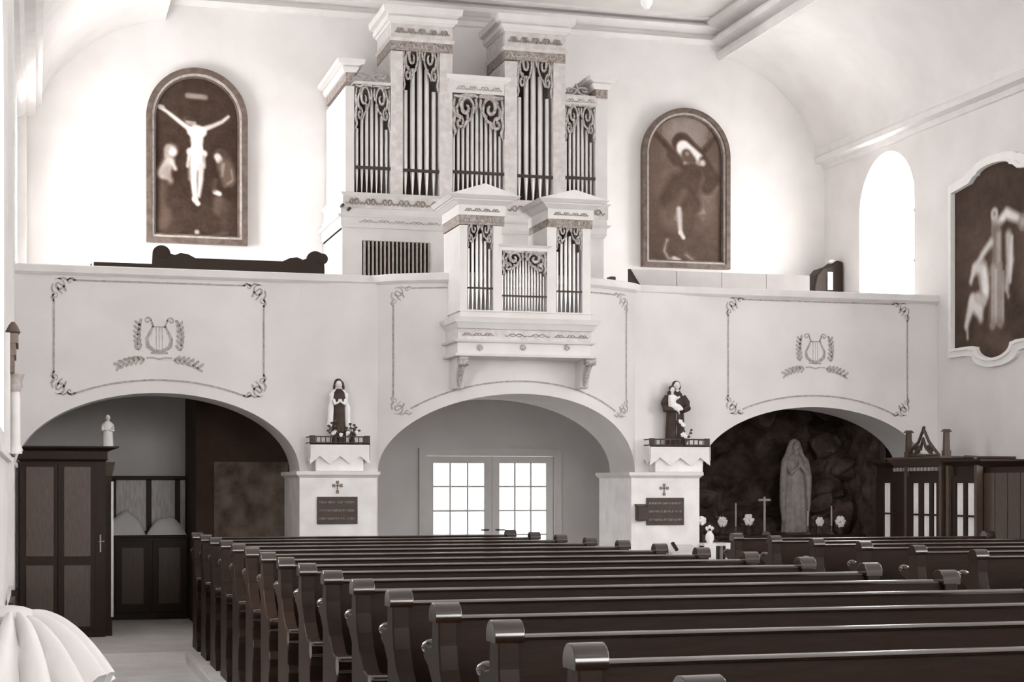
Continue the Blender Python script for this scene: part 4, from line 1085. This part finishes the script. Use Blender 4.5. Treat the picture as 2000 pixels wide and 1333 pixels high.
# ------------------------------------------------------------------ wardrobe in the left arch
wy0 = 17.68
wx0, wx1 = XL + .02, px(206, wy0)
wzt = at(120, 872, wy0).z
wr = thing('wardrobe', ((wx0 + wx1) / 2, wy0 + .3, FZ), 'tall dark panelled wardrobe with a moulded cornice under the balcony arch', 'wardrobe')
MB().box(wx0, wx1, wy0, wy0 + .55, FZ, wzt - .16).build('body', darkwood, wr)
b = MB().frust(wx0 + .03, wx1, wy0, wy0 + .55, wzt - .16, wzt - .13, .0, .03, 0).frust(wx0 + .02, wx1, wy0, wy0 + .55, wzt - .13, wzt - .05, .02, .02, 0)
b.build('frieze', darkwood, wr)
MB().frust(wx0 + .13, wx1, wy0, wy0 + .55, wzt - .05, wzt - .015, .03, .12, 0).frust(wx0 + .13, wx1, wy0, wy0 + .55, wzt - .015, wzt, .13, .13, 0).build('cornice', darkwood, wr)
def pxr(u0, u1, v0, v1): return px(u0, wy0), px(u1, wy0), at(u1, v1, wy0).z, at(u1, v0, wy0).z
MB().box(px(38, wy0), px(112, wy0), wy0 - .02, wy0 + .01, FZ + .08, wzt - .18).build('door', darkwood, wr, bevel=.004)
MB().box(px(113, wy0), px(186, wy0), wy0 - .02, wy0 + .01, FZ + .08, wzt - .18).build('door', darkwood, wr, bevel=.004)
doors = [o for o in wr.children if o.name.startswith('door')]
for d, (u0, u1) in zip(doors, ((50, 105), (124, 177))):
    for v0, v1 in ((912, 1088), (1104, 1225)):
        x0, x1, z0, z1 = pxr(u0, u1, v0, v1)
        MB().frust(x0, x1, wy0 - .032, wy0 - .01, z0, z1, 0, 0).build('panel', panelwood, d, bevel=.008)
p = at(196, 1062, wy0 - .03)
b = MB(); b.tube([(p.x, wy0 - .035, p.z - .09), (p.x, wy0 - .04, p.z + .09)], .008, 8); b.build('handle', frame_l, doors[1])
b = MB(); b.tube([(p.x - .02, wy0 - .035, p.z + .02), (p.x + .04, wy0 - .035, p.z + .02)], .005, 6); b.build('key', frame_l, doors[1])
# corner post with capital on its right flank
x0, x1 = px(206, wy0 + .1), px(219, wy0 + .1)
MB().box(x0 - .02, x1, wy0 + .1, wy0 + .5, FZ, wzt - .3).build('corner_post', darkwood, wr)
MB().frust(x0 - .02, x1, wy0 + .1, wy0 + .5, wzt - .30, wzt - .16, .0, .03, 0).build('capital', panelwood, wr)
pole = tag(MB().box(x1 - .012, x1 + .012, wy0 + .06, wy0 + .085, FZ + .2, wzt - .36).build('pole', mat('pale_pole', .8, .4, .04, 9), origin=(x1, wy0 + .07, FZ + .2)), 'thin pale pole leaning at the corner of the wardrobe', 'pole')
pole.parent = None
# figure on the wardrobe
p = at(210, 866, wy0 + .3); zf = wzt
sf = thing('figurine', (p.x, wy0 + .25, zf), 'small white figurine standing on top of the wardrobe', 'figurine')
b = MB(); drape_lathe(b, p.x, wy0 + .25, [(.06, zf), (.055, zf + .08), (.05, zf + .18), (.055, zf + .24), (.02, zf + .275)], 20, 1, .8, 7, .05)
b.build('robe', white_stat, sf)
head(sf, p.x, wy0 + .24, zf + .305, .032, white_stat)
b = MB()
for sgn in (-1, 1): b.tube([(p.x + sgn * .05, wy0 + .25, zf + .23), (p.x + sgn * .055, wy0 + .2, zf + .17), (p.x + sgn * .01, wy0 + .18, zf + .18)], [.018, .016, .01], 8)
b.build('arms', white_stat, sf, remesh=.006)

# ------------------------------------------------------------------ back of the left bay
sx0 = px(372, 18.9)
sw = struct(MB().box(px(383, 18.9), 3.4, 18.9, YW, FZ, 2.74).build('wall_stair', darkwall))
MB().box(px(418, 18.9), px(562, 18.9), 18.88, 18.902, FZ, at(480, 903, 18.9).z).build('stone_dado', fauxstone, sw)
cy0 = 19.85
cx0, cx1 = px(150, cy0), px(383, 18.9) - .012
zc = at(290, 1046, cy0).z
cab = thing('low_cupboard', ((cx0 + cx1) / 2, cy0 + .2, FZ), 'long dark wooden cupboard against the wall behind the wardrobe', 'cupboard')
MB().box(cx0, cx1, cy0, YW - .02, FZ, zc - .03).build('body', darkwood, cab)
MB().box(cx0 - .01, cx1 + .01, cy0 - .03, YW - .02, zc - .03, zc).build('top', darkwood, cab, bevel=.005)
nd = 3
for i in range(nd):
    a = cx0 + (cx1 - cx0) * i / nd; e = cx0 + (cx1 - cx0) * (i + 1) / nd
    d = MB().box(a + .015, e - .015, cy0 - .018, cy0 + .004, FZ + .08, zc - .06).build('door', darkwood, cab, bevel=.004)
    MB().box(a + .08, e - .08, cy0 - .026, cy0 - .01, FZ + .18, zc - .14).build('panel', mat('cupboard_panel', .12, .5, .03, 8, stretch=(8, 8, 1)), d, bevel=.006)
# framed screen on the wall above it
scz0, scz1 = zc, at(290, 930, YW - .1).z
scr = thing('panelled_screen', ((cx0 + cx1) / 2, YW - .1, scz0), 'dark framed screen with pale panels standing on the long cupboard', 'screen')
fy0, fy1 = YW - .16, YW - .09
MB().box(cx0, cx1, fy0, fy1, scz1 - .05, scz1).build('rail', darkwood, scr)
MB().box(cx0, cx1, fy0, fy1, scz0, scz0 + .04).build('rail', darkwood, scr)
us = [150, 222, 291, 347, 371]
for u in us[:-1]:
    x = px(u, fy0); MB().box(x - .03, x + .03, fy0, fy1, scz0 + .03, scz1 - .04).build('stile', darkwood, scr)
for a, e in zip(us, us[1:]):
    MB().box(px(a, fy0) + .02, px(e, fy0) - .02 if e < 370 else cx1, fy0 + .03, fy0 + .045, scz0 + .03, scz1 - .04).build('panel', mat('pale_screen_panel', .78, .6, .1, 7, stretch=(6, 6, 1)), scr)
# folded linen on the cupboard
def linen(u0, u1, vt, label, seed):
    x0, x1 = px(u0, cy0 + .12), px(u1, cy0 + .12); zt_ = at((u0 + u1) / 2, vt, cy0 + .12).z
    b = MB(); n = 22; m_ = 10; vs = []; fs = []
    for i in range(n + 1):
        for j in range(m_ + 1):
            a, e = i / n, j / m_
            h = max(0, 1 - abs(2 * a - 1) ** 2.6) * max(0, 1 - abs(2 * e - 1) ** 4)
            h *= 1 + .10 * noise.noise((a * 4 + seed, e * 3, 1.3)) + .05 * math.sin(a * 14 + seed)
            vs.append((x0 + (x1 - x0) * a, cy0 - .0 + .26 * e, zc + (zt_ - zc) * h))
    for i in range(n):
        for j in range(m_): fs.append((i * (m_ + 1) + j, (i + 1) * (m_ + 1) + j, (i + 1) * (m_ + 1) + j + 1, i * (m_ + 1) + j + 1))
    b.add(vs, fs); b.box(x0 + .02, x1 - .02, cy0 + .01, cy0 + .25, zc, zc + .012); b.smooth = True
    tag(b.build('linen_heap', cloth_m, origin=((x0 + x1) / 2, cy0 + .12, zc)), label, 'linen', 'linen on the cupboard')
linen(205, 284, 1002, 'taller heap of white linen on the long cupboard, next to the wardrobe', 1.0)
linen(286, 364, 1012, 'lower heap of white linen on the long cupboard, next to the dark wall', 5.0)

# ------------------------------------------------------------------ grotto under the right arch
gx0, gx1 = 7.14, 9.95
b = MB(); nx, nz = 70, 64; vs = []; fs = []
for i in range(nx + 1):
    for j in range(nz + 1):
        a, e = i / nx, j / nz; X = gx0 + (gx1 - gx0) * a; Z = FZ + (2.72 - FZ) * e
        k = ((X - 8.42) / .62) ** 2 + ((Z - 1.75) / .85) ** 2
        y = 19.25 + .75 * math.exp(-k * 1.1) - .15 * (1 - e) - .15 * abs(a - .5) ** 2 * 4
        q = Vector((X * 2.2, Z * 2.2, 3.0))
        y += .22 * noise.noise(q) + .12 * noise.noise(q * 2.7) + .05 * noise.noise(q * 6.5)
        y = min(y, YW - .03)
        vs.append((X, y, Z))
for i in range(nx):
    for j in range(nz): fs.append((i * (nz + 1) + j, (i + 1) * (nz + 1) + j, (i + 1) * (nz + 1) + j + 1, i * (nz + 1) + j + 1))
b.add(vs, fs)
gr = thing('rock_grotto', (8.5, 19.3, FZ), 'dark artificial rock grotto filling the bay behind the confessional', 'grotto')
b.build('rock_face', rock_m, gr)
for k in range(34):   # projecting boulders
    X = random.uniform(7.25, 9.85); Z = random.uniform(.3, 2.6)
    if abs(X - 8.42) < .5 and 1.0 < Z < 2.45: continue
    r = random.uniform(.10, .22); bb = MB()
    bb.ell((X, 19.0 + .05 * random.random(), Z), (r, r * .8, r * .8), 9, 6)
    bb.v = [tuple(Vector(v) + Vector((noise.noise(Vector(v) * 7), noise.noise(Vector(v) * 7 + Vector((9, 0, 0))), noise.noise(Vector(v) * 7 + Vector((0, 9, 0))))) * .07) for v in bb.v]
    bb.smooth = False; bb.build('boulder', rock_m, gr)
b = MB(); vs = []; fs = []; ny, nz = 24, 48
for i in range(ny + 1):
    for j in range(nz + 1):
        Y = 18.13 + 1.3 * i / ny; Z = FZ + (2.72 - FZ) * j / nz; q = Vector((Y * 2.4, Z * 2.4, 7.0))
        vs.append((9.86 + .10 * noise.noise(q) + .06 * noise.noise(q * 2.9), Y, Z))
for i in range(ny):
    for j in range(nz): fs.append((i * (nz + 1) + j, (i + 1) * (nz + 1) + j, (i + 1) * (nz + 1) + j + 1, i * (nz + 1) + j + 1))
b.add(vs, fs).build('rock_wing', rock_m, gr)
# statue in the grotto
gy = 18.95
gs = at(1553, 1040, gy); zb0 = gs.z; sx_ = gs.x
MB().frust(sx_ - .22, sx_ + .22, gy - .2, gy + .6, FZ, zb0, .08, .0).build('ledge', rock_m, gr, bevel=.03)
st = thing('statue', (sx_, gy, zb0), 'grey veiled statue of a praying woman inside the dark grotto', 'statue')
H = at(1553, 857, gy).z - zb0
b = MB(); drape_lathe(b, sx_, gy, [(.17, zb0), (.165, zb0 + .1 * H), (.145, zb0 + .4 * H), (.125, zb0 + .58 * H), (.13, zb0 + .72 * H), (.10, zb0 + .8 * H), (.04, zb0 + .85 * H)], 40, 1, .75, 11, .07)
b.build('robe', greystat, st)
b = MB()
for sgn in (-1, 1):
    b.tube([(sx_ + sgn * .03, gy + .02, zb0 + .97 * H), (sx_ + sgn * .07, gy + .02, zb0 + .88 * H), (sx_ + sgn * .135, gy - .0, zb0 + .76 * H), (sx_ + sgn * .165, gy - .02, zb0 + .58 * H), (sx_ + sgn * .17, gy, zb0 + .3 * H), (sx_ + sgn * .15, gy, zb0 + .12 * H)], [.035, .04, .05, .05, .04, .03], 10)
b.ell((sx_, gy + .03, zb0 + .93 * H), (.068, .06, .085), 12, 8)
b.tube([(sx_, gy + .06, zb0 + .85 * H), (sx_, gy + .08, zb0 + .1 * H)], [.09, .13], 12)
b.build('veil', greystat, st, remesh=.014)
head(st, sx_, gy - .03, zb0 + .915 * H, .062, mat('grey_face', .68, .7, .05, 12))
b = MB()
for sgn in (-1, 1):
    b.tube([(sx_ + sgn * .12, gy - .02, zb0 + .72 * H), (sx_ + sgn * .10, gy - .12, zb0 + .63 * H), (sx_ + sgn * .015, gy - .15, zb0 + .70 * H)], [.04, .034, .02], 8)
    b.ell((sx_ + sgn * .012, gy - .155, zb0 + .735 * H), (.013, .018, .045), 8, 6)
b.build('arms', greystat, st, remesh=.01)
# grotto altar with flowers and candles
ay0, ay1 = 17.95, 18.35
ax0, ax1 = px(1395, ay0), px(1690, ay0)
za_ = at(1500, 1046, ay0).z
al = thing('grotto_altar', ((ax0 + ax1) / 2, 18.3, FZ), 'long dark wooden altar table in front of the grotto', 'altar')
MB().box(ax0, ax1, ay0 - .03, ay1, za_ - .04, za_).build('altar_top', darkwood, al, bevel=.006)
MB().box(ax0 + .05, ax1 - .05, ay0, ay1 - .03, FZ, za_ - .04).build('altar_front', darkwood, al)
for i in range(4):
    a = ax0 + .1 + (ax1 - ax0 - .2) * i / 4
    MB().box(a + .03, a + (ax1 - ax0 - .2) / 4 - .03, ay0 - .012, ay0 + .004, FZ + .15, za_ - .14).build('panel', panelwood, al, bevel=.006)
def vase_flowers(u, v, r, label, group='white flowers on the grotto altar'):
    p = at(u, v, ay0 + .12)
    fl = thing('flower_vase', (p.x, ay0 + .12, za_), label, 'flowers', group)
    hgt = p.z - za_
    b = MB(); b.lathe(p.x, ay0 + .12, [(.03, za_), (.045, za_ + .04), (.03, za_ + .09), (.035, za_ + .11)], 12); b.build('vase', habit_m, fl)
    b = MB(); b.tube([(p.x, ay0 + .12, za_ + .1), (p.x, ay0 + .12, max(p.z, za_ + .14))], .008, 5)
    for k in range(8): b.ell((p.x + random.uniform(-.07, .07), ay0 + .13, za_ + .1 + random.random() * .12), (.03, .01, .016), 6, 4)
    b.build('foliage', leaf_m, fl)
    for k in range(6):
        a = 2 * PI * k / 6; b = MB()
        petals(b, (p.x + r * .6 * math.cos(a), ay0 + .1, max(p.z, za_ + .15) + r * .6 * math.sin(a)), r * .6); b.build('bloom', petal_m, fl)
vase_flowers(1410, 1020, .055, 'round white bouquet in a vase at the grotto altar end nearest the friar')
vase_flowers(1461, 1016, .06, 'white bouquet in a vase beside the altar cross')
vase_flowers(1600, 1022, .05, 'white bouquet beside the grotto statue, towards the confessional')
vase_flowers(1640, 1024, .06, 'white bouquet at the altar end nearest the confessional')
def candle(u, vt, label, h0=.1):
    p = at(u, vt, ay0 + .2)
    cn = thing('candlestick', (p.x, ay0 + .2, za_), label, 'candlestick', 'candlesticks on the grotto altar')
    b = MB(); b.lathe(p.x, ay0 + .2, [(.04, za_), (.035, za_ + .012), (.01, za_ + .03), (.014, za_ + .06), (.009, za_ + .09), (.024, za_ + h0)], 12); b.build('holder', frame_m, cn)
    b = MB(); b.lathe(p.x, ay0 + .2, [(.011, za_ + h0), (.010, p.z), (.002, p.z + .012)], 8); b.build('candle', mat('wax', .62, .6, .04, 9), cn)
candle(1437, 985, 'slender candle in a holder between the white bouquets by the friar')
candle(1624, 990, 'slender candle in a holder between the white bouquets by the confessional')
candle(1578, 1000, 'short slender candle in a holder at the feet of the grotto statue')
p = at(1493, 976, ay0 + .2)
cx_ = thing('altar_cross', (p.x, ay0 + .2, za_), 'pale standing altar cross in front of the grotto', 'cross')
b = MB().box(p.x - .012, p.x + .012, ay0 + .19, ay0 + .21, za_ + .03, p.z + .03); b.build('upright', letters_m, cx_)
MB().box(p.x - .075, p.x + .075, ay0 + .188, ay0 + .212, p.z - .02, p.z + .005).build('crossbar', letters_m, cx_)
MB().frust(p.x - .05, p.x + .05, ay0 + .15, ay0 + .25, za_, za_ + .035, .01, -.01).build('foot', frame_m, cx_)
# small white side table by the pier with a vase
p0 = at(1376, 1062, 16.9); tx0, tx1 = px(1376, 16.9), px(1432, 16.9)
zt_ = p0.z
tb = thing('side_table', ((tx0 + tx1) / 2, 17.0, FZ), 'small white cloth-hung side table between the friar pier and the grotto', 'table')
MB().box(tx0, tx1, 16.9, 17.2, zt_ - .03, zt_).build('table_top', whitewood, tb)
for x in (tx0 + .01, tx1 - .04):
    for y in (16.91, 17.16): MB().box(x, x + .03, y, y + .03, FZ, zt_ - .03).build('leg', mat('table_leg', .5, .5, .05, 9), tb)
MB().box(tx0 - .004, tx0 + .13, 16.892, 16.9, zt_ - .22, zt_ + .002).build('hanging_cloth', cloth_m, tb)
MB().box(tx1 - .09, tx1 + .004, 16.892, 16.9, zt_ - .34, zt_ + .002).build('hanging_cloth', cloth_m, tb)
p = at(1386, 1040, 17.0)
vs_ = thing('white_vase', (p.x, 17.0, zt_), 'white vase with a small bloom on the cloth-hung side table', 'vase')
b = MB(); b.lathe(p.x, 17.0, [(.03, zt_), (.05, zt_ + .04), (.045, zt_ + .09), (.022, zt_ + .12), (.03, zt_ + .135)], 14); b.build('vase_body', white_stat, vs_)
for k in range(3):
    b = MB(); petals(b, (p.x - .03 + .03 * k, 17.0, zt_ + .16 + .015 * (k % 2)), .022); b.build('bloom', petal_m, vs_)
p = at(1376, 1018, 17.02)
bp = thing('flower_ball', (p.x - .0, 17.14, zt_), 'single round white bloom on a tall stem on the cloth-hung side table', 'flowers')
b = MB(); b.lathe(p.x + .03, 17.14, [(.025, zt_), (.03, zt_ + .05), (.016, zt_ + .08), (.02, zt_ + .09)], 10); b.build('vase', habit_m, bp)
b = MB(); b.tube([(p.x + .03, 17.14, zt_ + .05), (p.x, 17.12, p.z)], .005, 5); b.build('stem', leaf_m, bp)
b = MB(); b.ell((p.x, 17.1, p.z), .05, 10, 8); petals(b, (p.x, 17.08, p.z), .05); b.build('bloom', petal_m, bp)

# ------------------------------------------------------------------ confessional on the right wall
fx = 9.22
def cyz(u, v): q = atX(u, v, fx); return q.y, q.z
cf = thing('confessional', (9.65, 15.8, FZ), 'long dark wooden confessional with white curtained windows along the right wall', 'confessional')
yl, yc1, yc0, yr1, yr0 = 17.33, cyz(1741, 900)[0], cyz(1836, 900)[0], cyz(1905, 900)[0], cyz(2030, 900)[0]
zc1, zs1, ze1 = cyz(1790, 893)[1], cyz(1880, 898)[1], cyz(1960, 912)[1]
MB().box(fx + .04, XR - .01, yc0, yc1, FZ, zc1 - .1).build('centre_body', darkwood, cf)
MB().box(fx + .06, XR - .01, yc1, yl, FZ, zs1 - .05).build('wing_body', darkwood, cf)
MB().box(fx + .06, XR - .01, yr1, yc0, FZ, zs1 - .05).build('wing_body', darkwood, cf)
MB().box(fx + .10, XR - .01, yr0, yr1, FZ, ze1).build('end_body', darkwood, cf)
for k in range(5):
    a = yr0 + (yr1 - yr0) * k / 5
    MB().box(fx + .085, fx + .11, a + .006, a + (yr1 - yr0) / 5 - .006, FZ + .1, ze1 - .06).build('end_board', panelwood, cf)
b = MB()
def cornice_x(x0, y0, y1, z0, z1, o, m):
    b = MB(); b.add([(x0, y0, z0), (XR - .01, y0, z0), (XR - .01, y1, z0), (x0, y1, z0), (x0 - o, y0 - o, z1 - .02), (XR - .01, y0 - o, z1 - .02), (XR - .01, y1 + o, z1 - .02), (x0 - o, y1 + o, z1 - .02)],
                    [(3, 2, 1, 0), (4, 5, 6, 7), (0, 1, 5, 4), (1, 2, 6, 5), (2, 3, 7, 6), (3, 0, 4, 7)])
    b.box(x0 - o - .01, XR - .01, y0 - o - .01, y1 + o + .01, z1 - .02, z1)
    return b.build('cornice', m, cf)
pale_c = panelwood
cornice_x(fx + .03, yc0, yc1, zc1 - .1, zc1, .06, pale_c)
cornice_x(fx + .05, yr1 - .05, yc0 - .08, zs1 - .07, zs1, .05, darkwood)
cornice_x(fx + .05, yc1 + .08, yl - .06, zs1 - .07, zs1, .05, darkwood)
# dentil strip
for k in range(14):
    y = yc0 + .03 + (yc1 - yc0 - .06) * k / 13
    MB().box(fx + .015, fx + .045, y - .018, y + .018, zc1 - .155, zc1 - .115).build('dentil', mat('pale_dentil', .55, .5, .05, 12), cf)
# curtained doors
def curtain_door(u0, u1, panes, body_x):
    ya, yb2 = cyz(u1, 1000)[0], cyz(u0, 1000)[0]
    zt2 = cyz((u0 + u1) / 2, 944)[1]
    zb2 = 1.05
    holes = [[(cyz(b_, 1000)[0], zb2), (cyz(a_, 1000)[0], zb2), (cyz(a_, 1000)[0], zt2), (cyz(b_, 1000)[0], zt2)] for a_, b_ in panes]
    fnc = lambda a, b, t: (body_x - t, a, b)
    d = MB().plate([(ya, FZ + .06), (yb2, FZ + .06), (yb2, zt2 + .07), (ya, zt2 + .07)], holes, fnc, 0, .03).build('door', darkwood, cf)
    for h in holes:
        w_ = h[1][0] - h[0][0]; b = MB(); n = 8
        pts = [(body_x - .012 - .006 * math.sin(k * 2.1), h[0][0] + w_ * k / n) for k in range(n + 1)]
        b.add([(x, y, zb2) for x, y in pts] + [(x, y, zt2) for x, y in pts], [(k, k + 1, k + n + 2, k + n + 1) for k in range(n)])
        b.smooth = True; b.build('curtain', curtain_m, d)
        MB().box(body_x - .034, body_x - .022, h[0][0], h[1][0], 1.33, 1.35).build('glazing_bar', darkwood, d)
curtain_door(1706, 1766, [(1720, 1734), (1739, 1757)], fx + .06)
curtain_door(1768, 1832, [(1779, 1792), (1800, 1813), (1820, 1827)], fx + .04)
curtain_door(1850, 1904, [(1861, 1876), (1882, 1899)], fx + .06)
for u in (1768, 1836, 1850, 1905):
    y, z = cyz(u, 1000); MB().box(fx + .0, fx + .07, y - .025, y + .025, FZ, zs1 - .06).build('pilaster', panelwood, cf)
# carved crest on the centre
b = MB(); ym = (yc0 + yc1) / 2
for pts in ([(-.33, .0), (-.24, .10), (-.1, .2), (0, .38), (.02, .42)], [(.33, .0), (.22, .1), (.12, .2), (.0, .40)], [(-.2, 0), (-.05, .12), (0, .25), (.05, .12), (.2, 0)], [(-.34, .0), (.34, .0)], spiral(-.12, .08, .07, 0, 1.2), spiral(.14, .08, .07, PI, -1.2)):
    b.tube([(fx + .1, ym - y, zc1 + .015 + z * .75) for y, z in pts], .018, 6)
b.build('crest', panelwood, cf)
for u, h in ((1759, .27), (1832, .26)):
    y = cyz(u, 900)[0]; b = MB()
    b.box(fx + .06, fx + .14, y - .03, y + .03, zc1, zc1 + .06).frust(fx + .06, fx + .14, y - .03, y + .03, zc1 + .06, zc1 + h, -.008, -.012)
    b.frust(fx + .06, fx + .14, y - .03, y + .03, zc1 + h, zc1 + h + .03, .008, -.01); b.build('finial', panelwood, cf)
b = MB(); y = cyz(1862, 890)[0]
b.tube([(fx + .2, y - .1, zs1 + .02), (fx + .2, y + .1, zs1 + .03)], .022, 8); b.build('scroll', panelwood, cf)

# ------------------------------------------------------------------ left wall: dado, side altar, bench, cloth
struct(MB().box(XL - .05, XL + .02, 9.0, wy0 - .02, 0, .62).build('baseboard_left', darkwood))
struct(MB().box(XL - .05, XL + .03, 9.0, 17.3, 1.83, 1.87).build('trim_9', moulding))
sa = thing('side_altar', (XL + .05, 11.9, 1.87), 'narrow carved side altar with a column and dark entablature on the left wall', 'altar')
q = lambda u, v: atX(u, v, XL + .08)
y0 = 11.9
def zv(v, d=12.0): return EYE + (HV - v) * d / F
b = MB().box(XL, XL + .06, y0 - .25, y0 + .25, zv(742), zv(712)).box(XL, XL + .07, y0 - .26, y0 + .26, zv(712), zv(690)).box(XL, XL + .085, y0 - .27, y0 + .27, zv(690), zv(672))
b.build('entablature', mat('altar_brown', .28, .5, .06, 9), sa)
b = MB(); b.lathe(XL + .065, y0, [(.045, 1.87), (.05, 1.90), (.035, 1.93), (.034, zv(790)), (.03, zv(775))], 16); b.build('column', mat('altar_column', .82, .4, .05, 6), sa)
b = MB(); b.lathe(XL + .065, y0, [(.032, zv(775)), (.05, zv(765)), (.042, zv(757)), (.06, zv(745)), (.06, zv(742))], 12); b.build('capital', frame_l, sa)
b = MB()
for k in range(3):
    sp = spiral(0, 0, .06 - .01 * k, 1.0 * k, 1.3)
    b.tube([(XL + .05, y0 + .16 + a * .8, zv(830) - .10 * k + e) for a, e in sp], .016, 6)
b.build('scroll_carving', mat('altar_gilt', .45, .4, .15, 20), sa)
MB().box(XL, XL + .035, y0 - .3, y0 + .3, 1.87, zv(672)).build('back_panel', moulding, sa)
b = MB(); b.lathe(XL + .05, y0 + .0, [(.03, zv(672)), (.05, zv(664)), (.03, zv(652)), (.01, zv(645))], 12); b.build('urn', frame_m, sa)
# short dark bench against the left wall
yb0 = 12.6
sb = thing('side_bench', (XL + .2, yb0, 0), 'dark wooden bench with a curved arm against the left wall', 'bench')
MB().box(XL + .03, XL + .28, yb0 - 1.4, yb0, .40, .44).build('seat', darkwood, sb)
MB().box(XL + .025, XL + .06, yb0 - 1.4, yb0, .40, .86).build('backrest', darkwood, sb)
for y in (yb0 - 1.4, yb0 - .05):
    e = MB().prism([(XL + .03, 0), (XL + .3, 0), (XL + .28, .4), (XL + .30, .62), (XL + .24, .66), (XL + .2, .60), (XL + .1, .64), (XL + .06, .9), (XL + .03, .9)], 'y', y, y + .05).build('end_panel', darkwood, sb)
b = MB(); b.tube([(XL + .24, yb0 - 1.42, .66), (XL + .24, yb0 + .02, .66)], .02, 8); b.build('arm_rail', panelwood, sb)
# white pleated cloth over a round font
d0 = 6.0
fy = 6.0
fc = at(18, 1190, fy); fxc = fc.x
ztp = fc.z
ft = thing('baptismal_font', (fxc, fy, 0), 'round stone font beneath a pleated white cloth by the aisle step', 'font')
b = MB(); b.lathe(fxc, fy, [(.24, 0), (.24, .08), (.14, .14), (.12, .5), (.2, .64), (.28, .72), (.30, .76), (.30, .82)], 28); b.build('bowl', marble, ft)
b = MB(); nA, nR = 168, 26; vs = []; fs = []
for j in range(nR + 1):
    t = j / nR
    r = .04 + .30 * t ** .85; z = ztp - .015 - .27 * t ** 1.7
    for i in range(nA):
        a = 2 * PI * i / nA
        f = .45 - 1.5 * (1 - abs(math.sin(9 * a + 1.0 * math.sin(2 * a) + .8 * t))) ** 2 + .25 * math.sin(5 * a + 2.0 + 1.5 * t)
        amp = .14 * t ** .6
        rr = r * (1 + .06 * t * math.sin(18 * a + 2.6 * math.sin(2 * a))) ; zz = z + amp * f * .75
        vs.append((fxc + rr * math.cos(a), fy + rr * math.sin(a), zz))
for j in range(nR):
    for i in range(nA): fs.append((j * nA + i, j * nA + (i + 1) % nA, (j + 1) * nA + (i + 1) % nA, (j + 1) * nA + i))
b.add(vs, fs); b.smooth = True
plc = tag(b.build('pleated_cloth', cloth_m, origin=(fxc, fy, ztp - .3)), 'pleated white cloth draped like a dome over the round font', 'cloth')
b = MB(); b.lathe(fxc, fy, [(.085, ztp - .035), (.095, ztp - .02), (.08, ztp - .005), (.05, ztp + .006), (.015, ztp + .012)], 20)
b.build('gathered_cap', cloth_m, plc)

# pendant lamp under the ceiling
yp = 15.0; p = at(1263, 18, yp)
pn = thing('pendant_lamp', (p.x, yp, 7.7), 'white glass pendant lamp hanging from the ceiling before the organ', 'lamp')
b = MB(); b.tube([(p.x, yp, 7.7), (p.x, yp, p.z + .28)], .008, 8); b.build('rod', stucco, pn)
b = MB(); b.lathe(p.x, yp, [(.06, 7.66), (.05, 7.70), (.02, 7.705)], 14); b.build('ceiling_rose', stucco, pn)
b = MB(); b.lathe(p.x, yp, [(.02, p.z), (.055, p.z + .05), (.065, p.z + .14), (.04, p.z + .26), (.02, p.z + .29)], 16); b.build('shade', white_stat, pn)
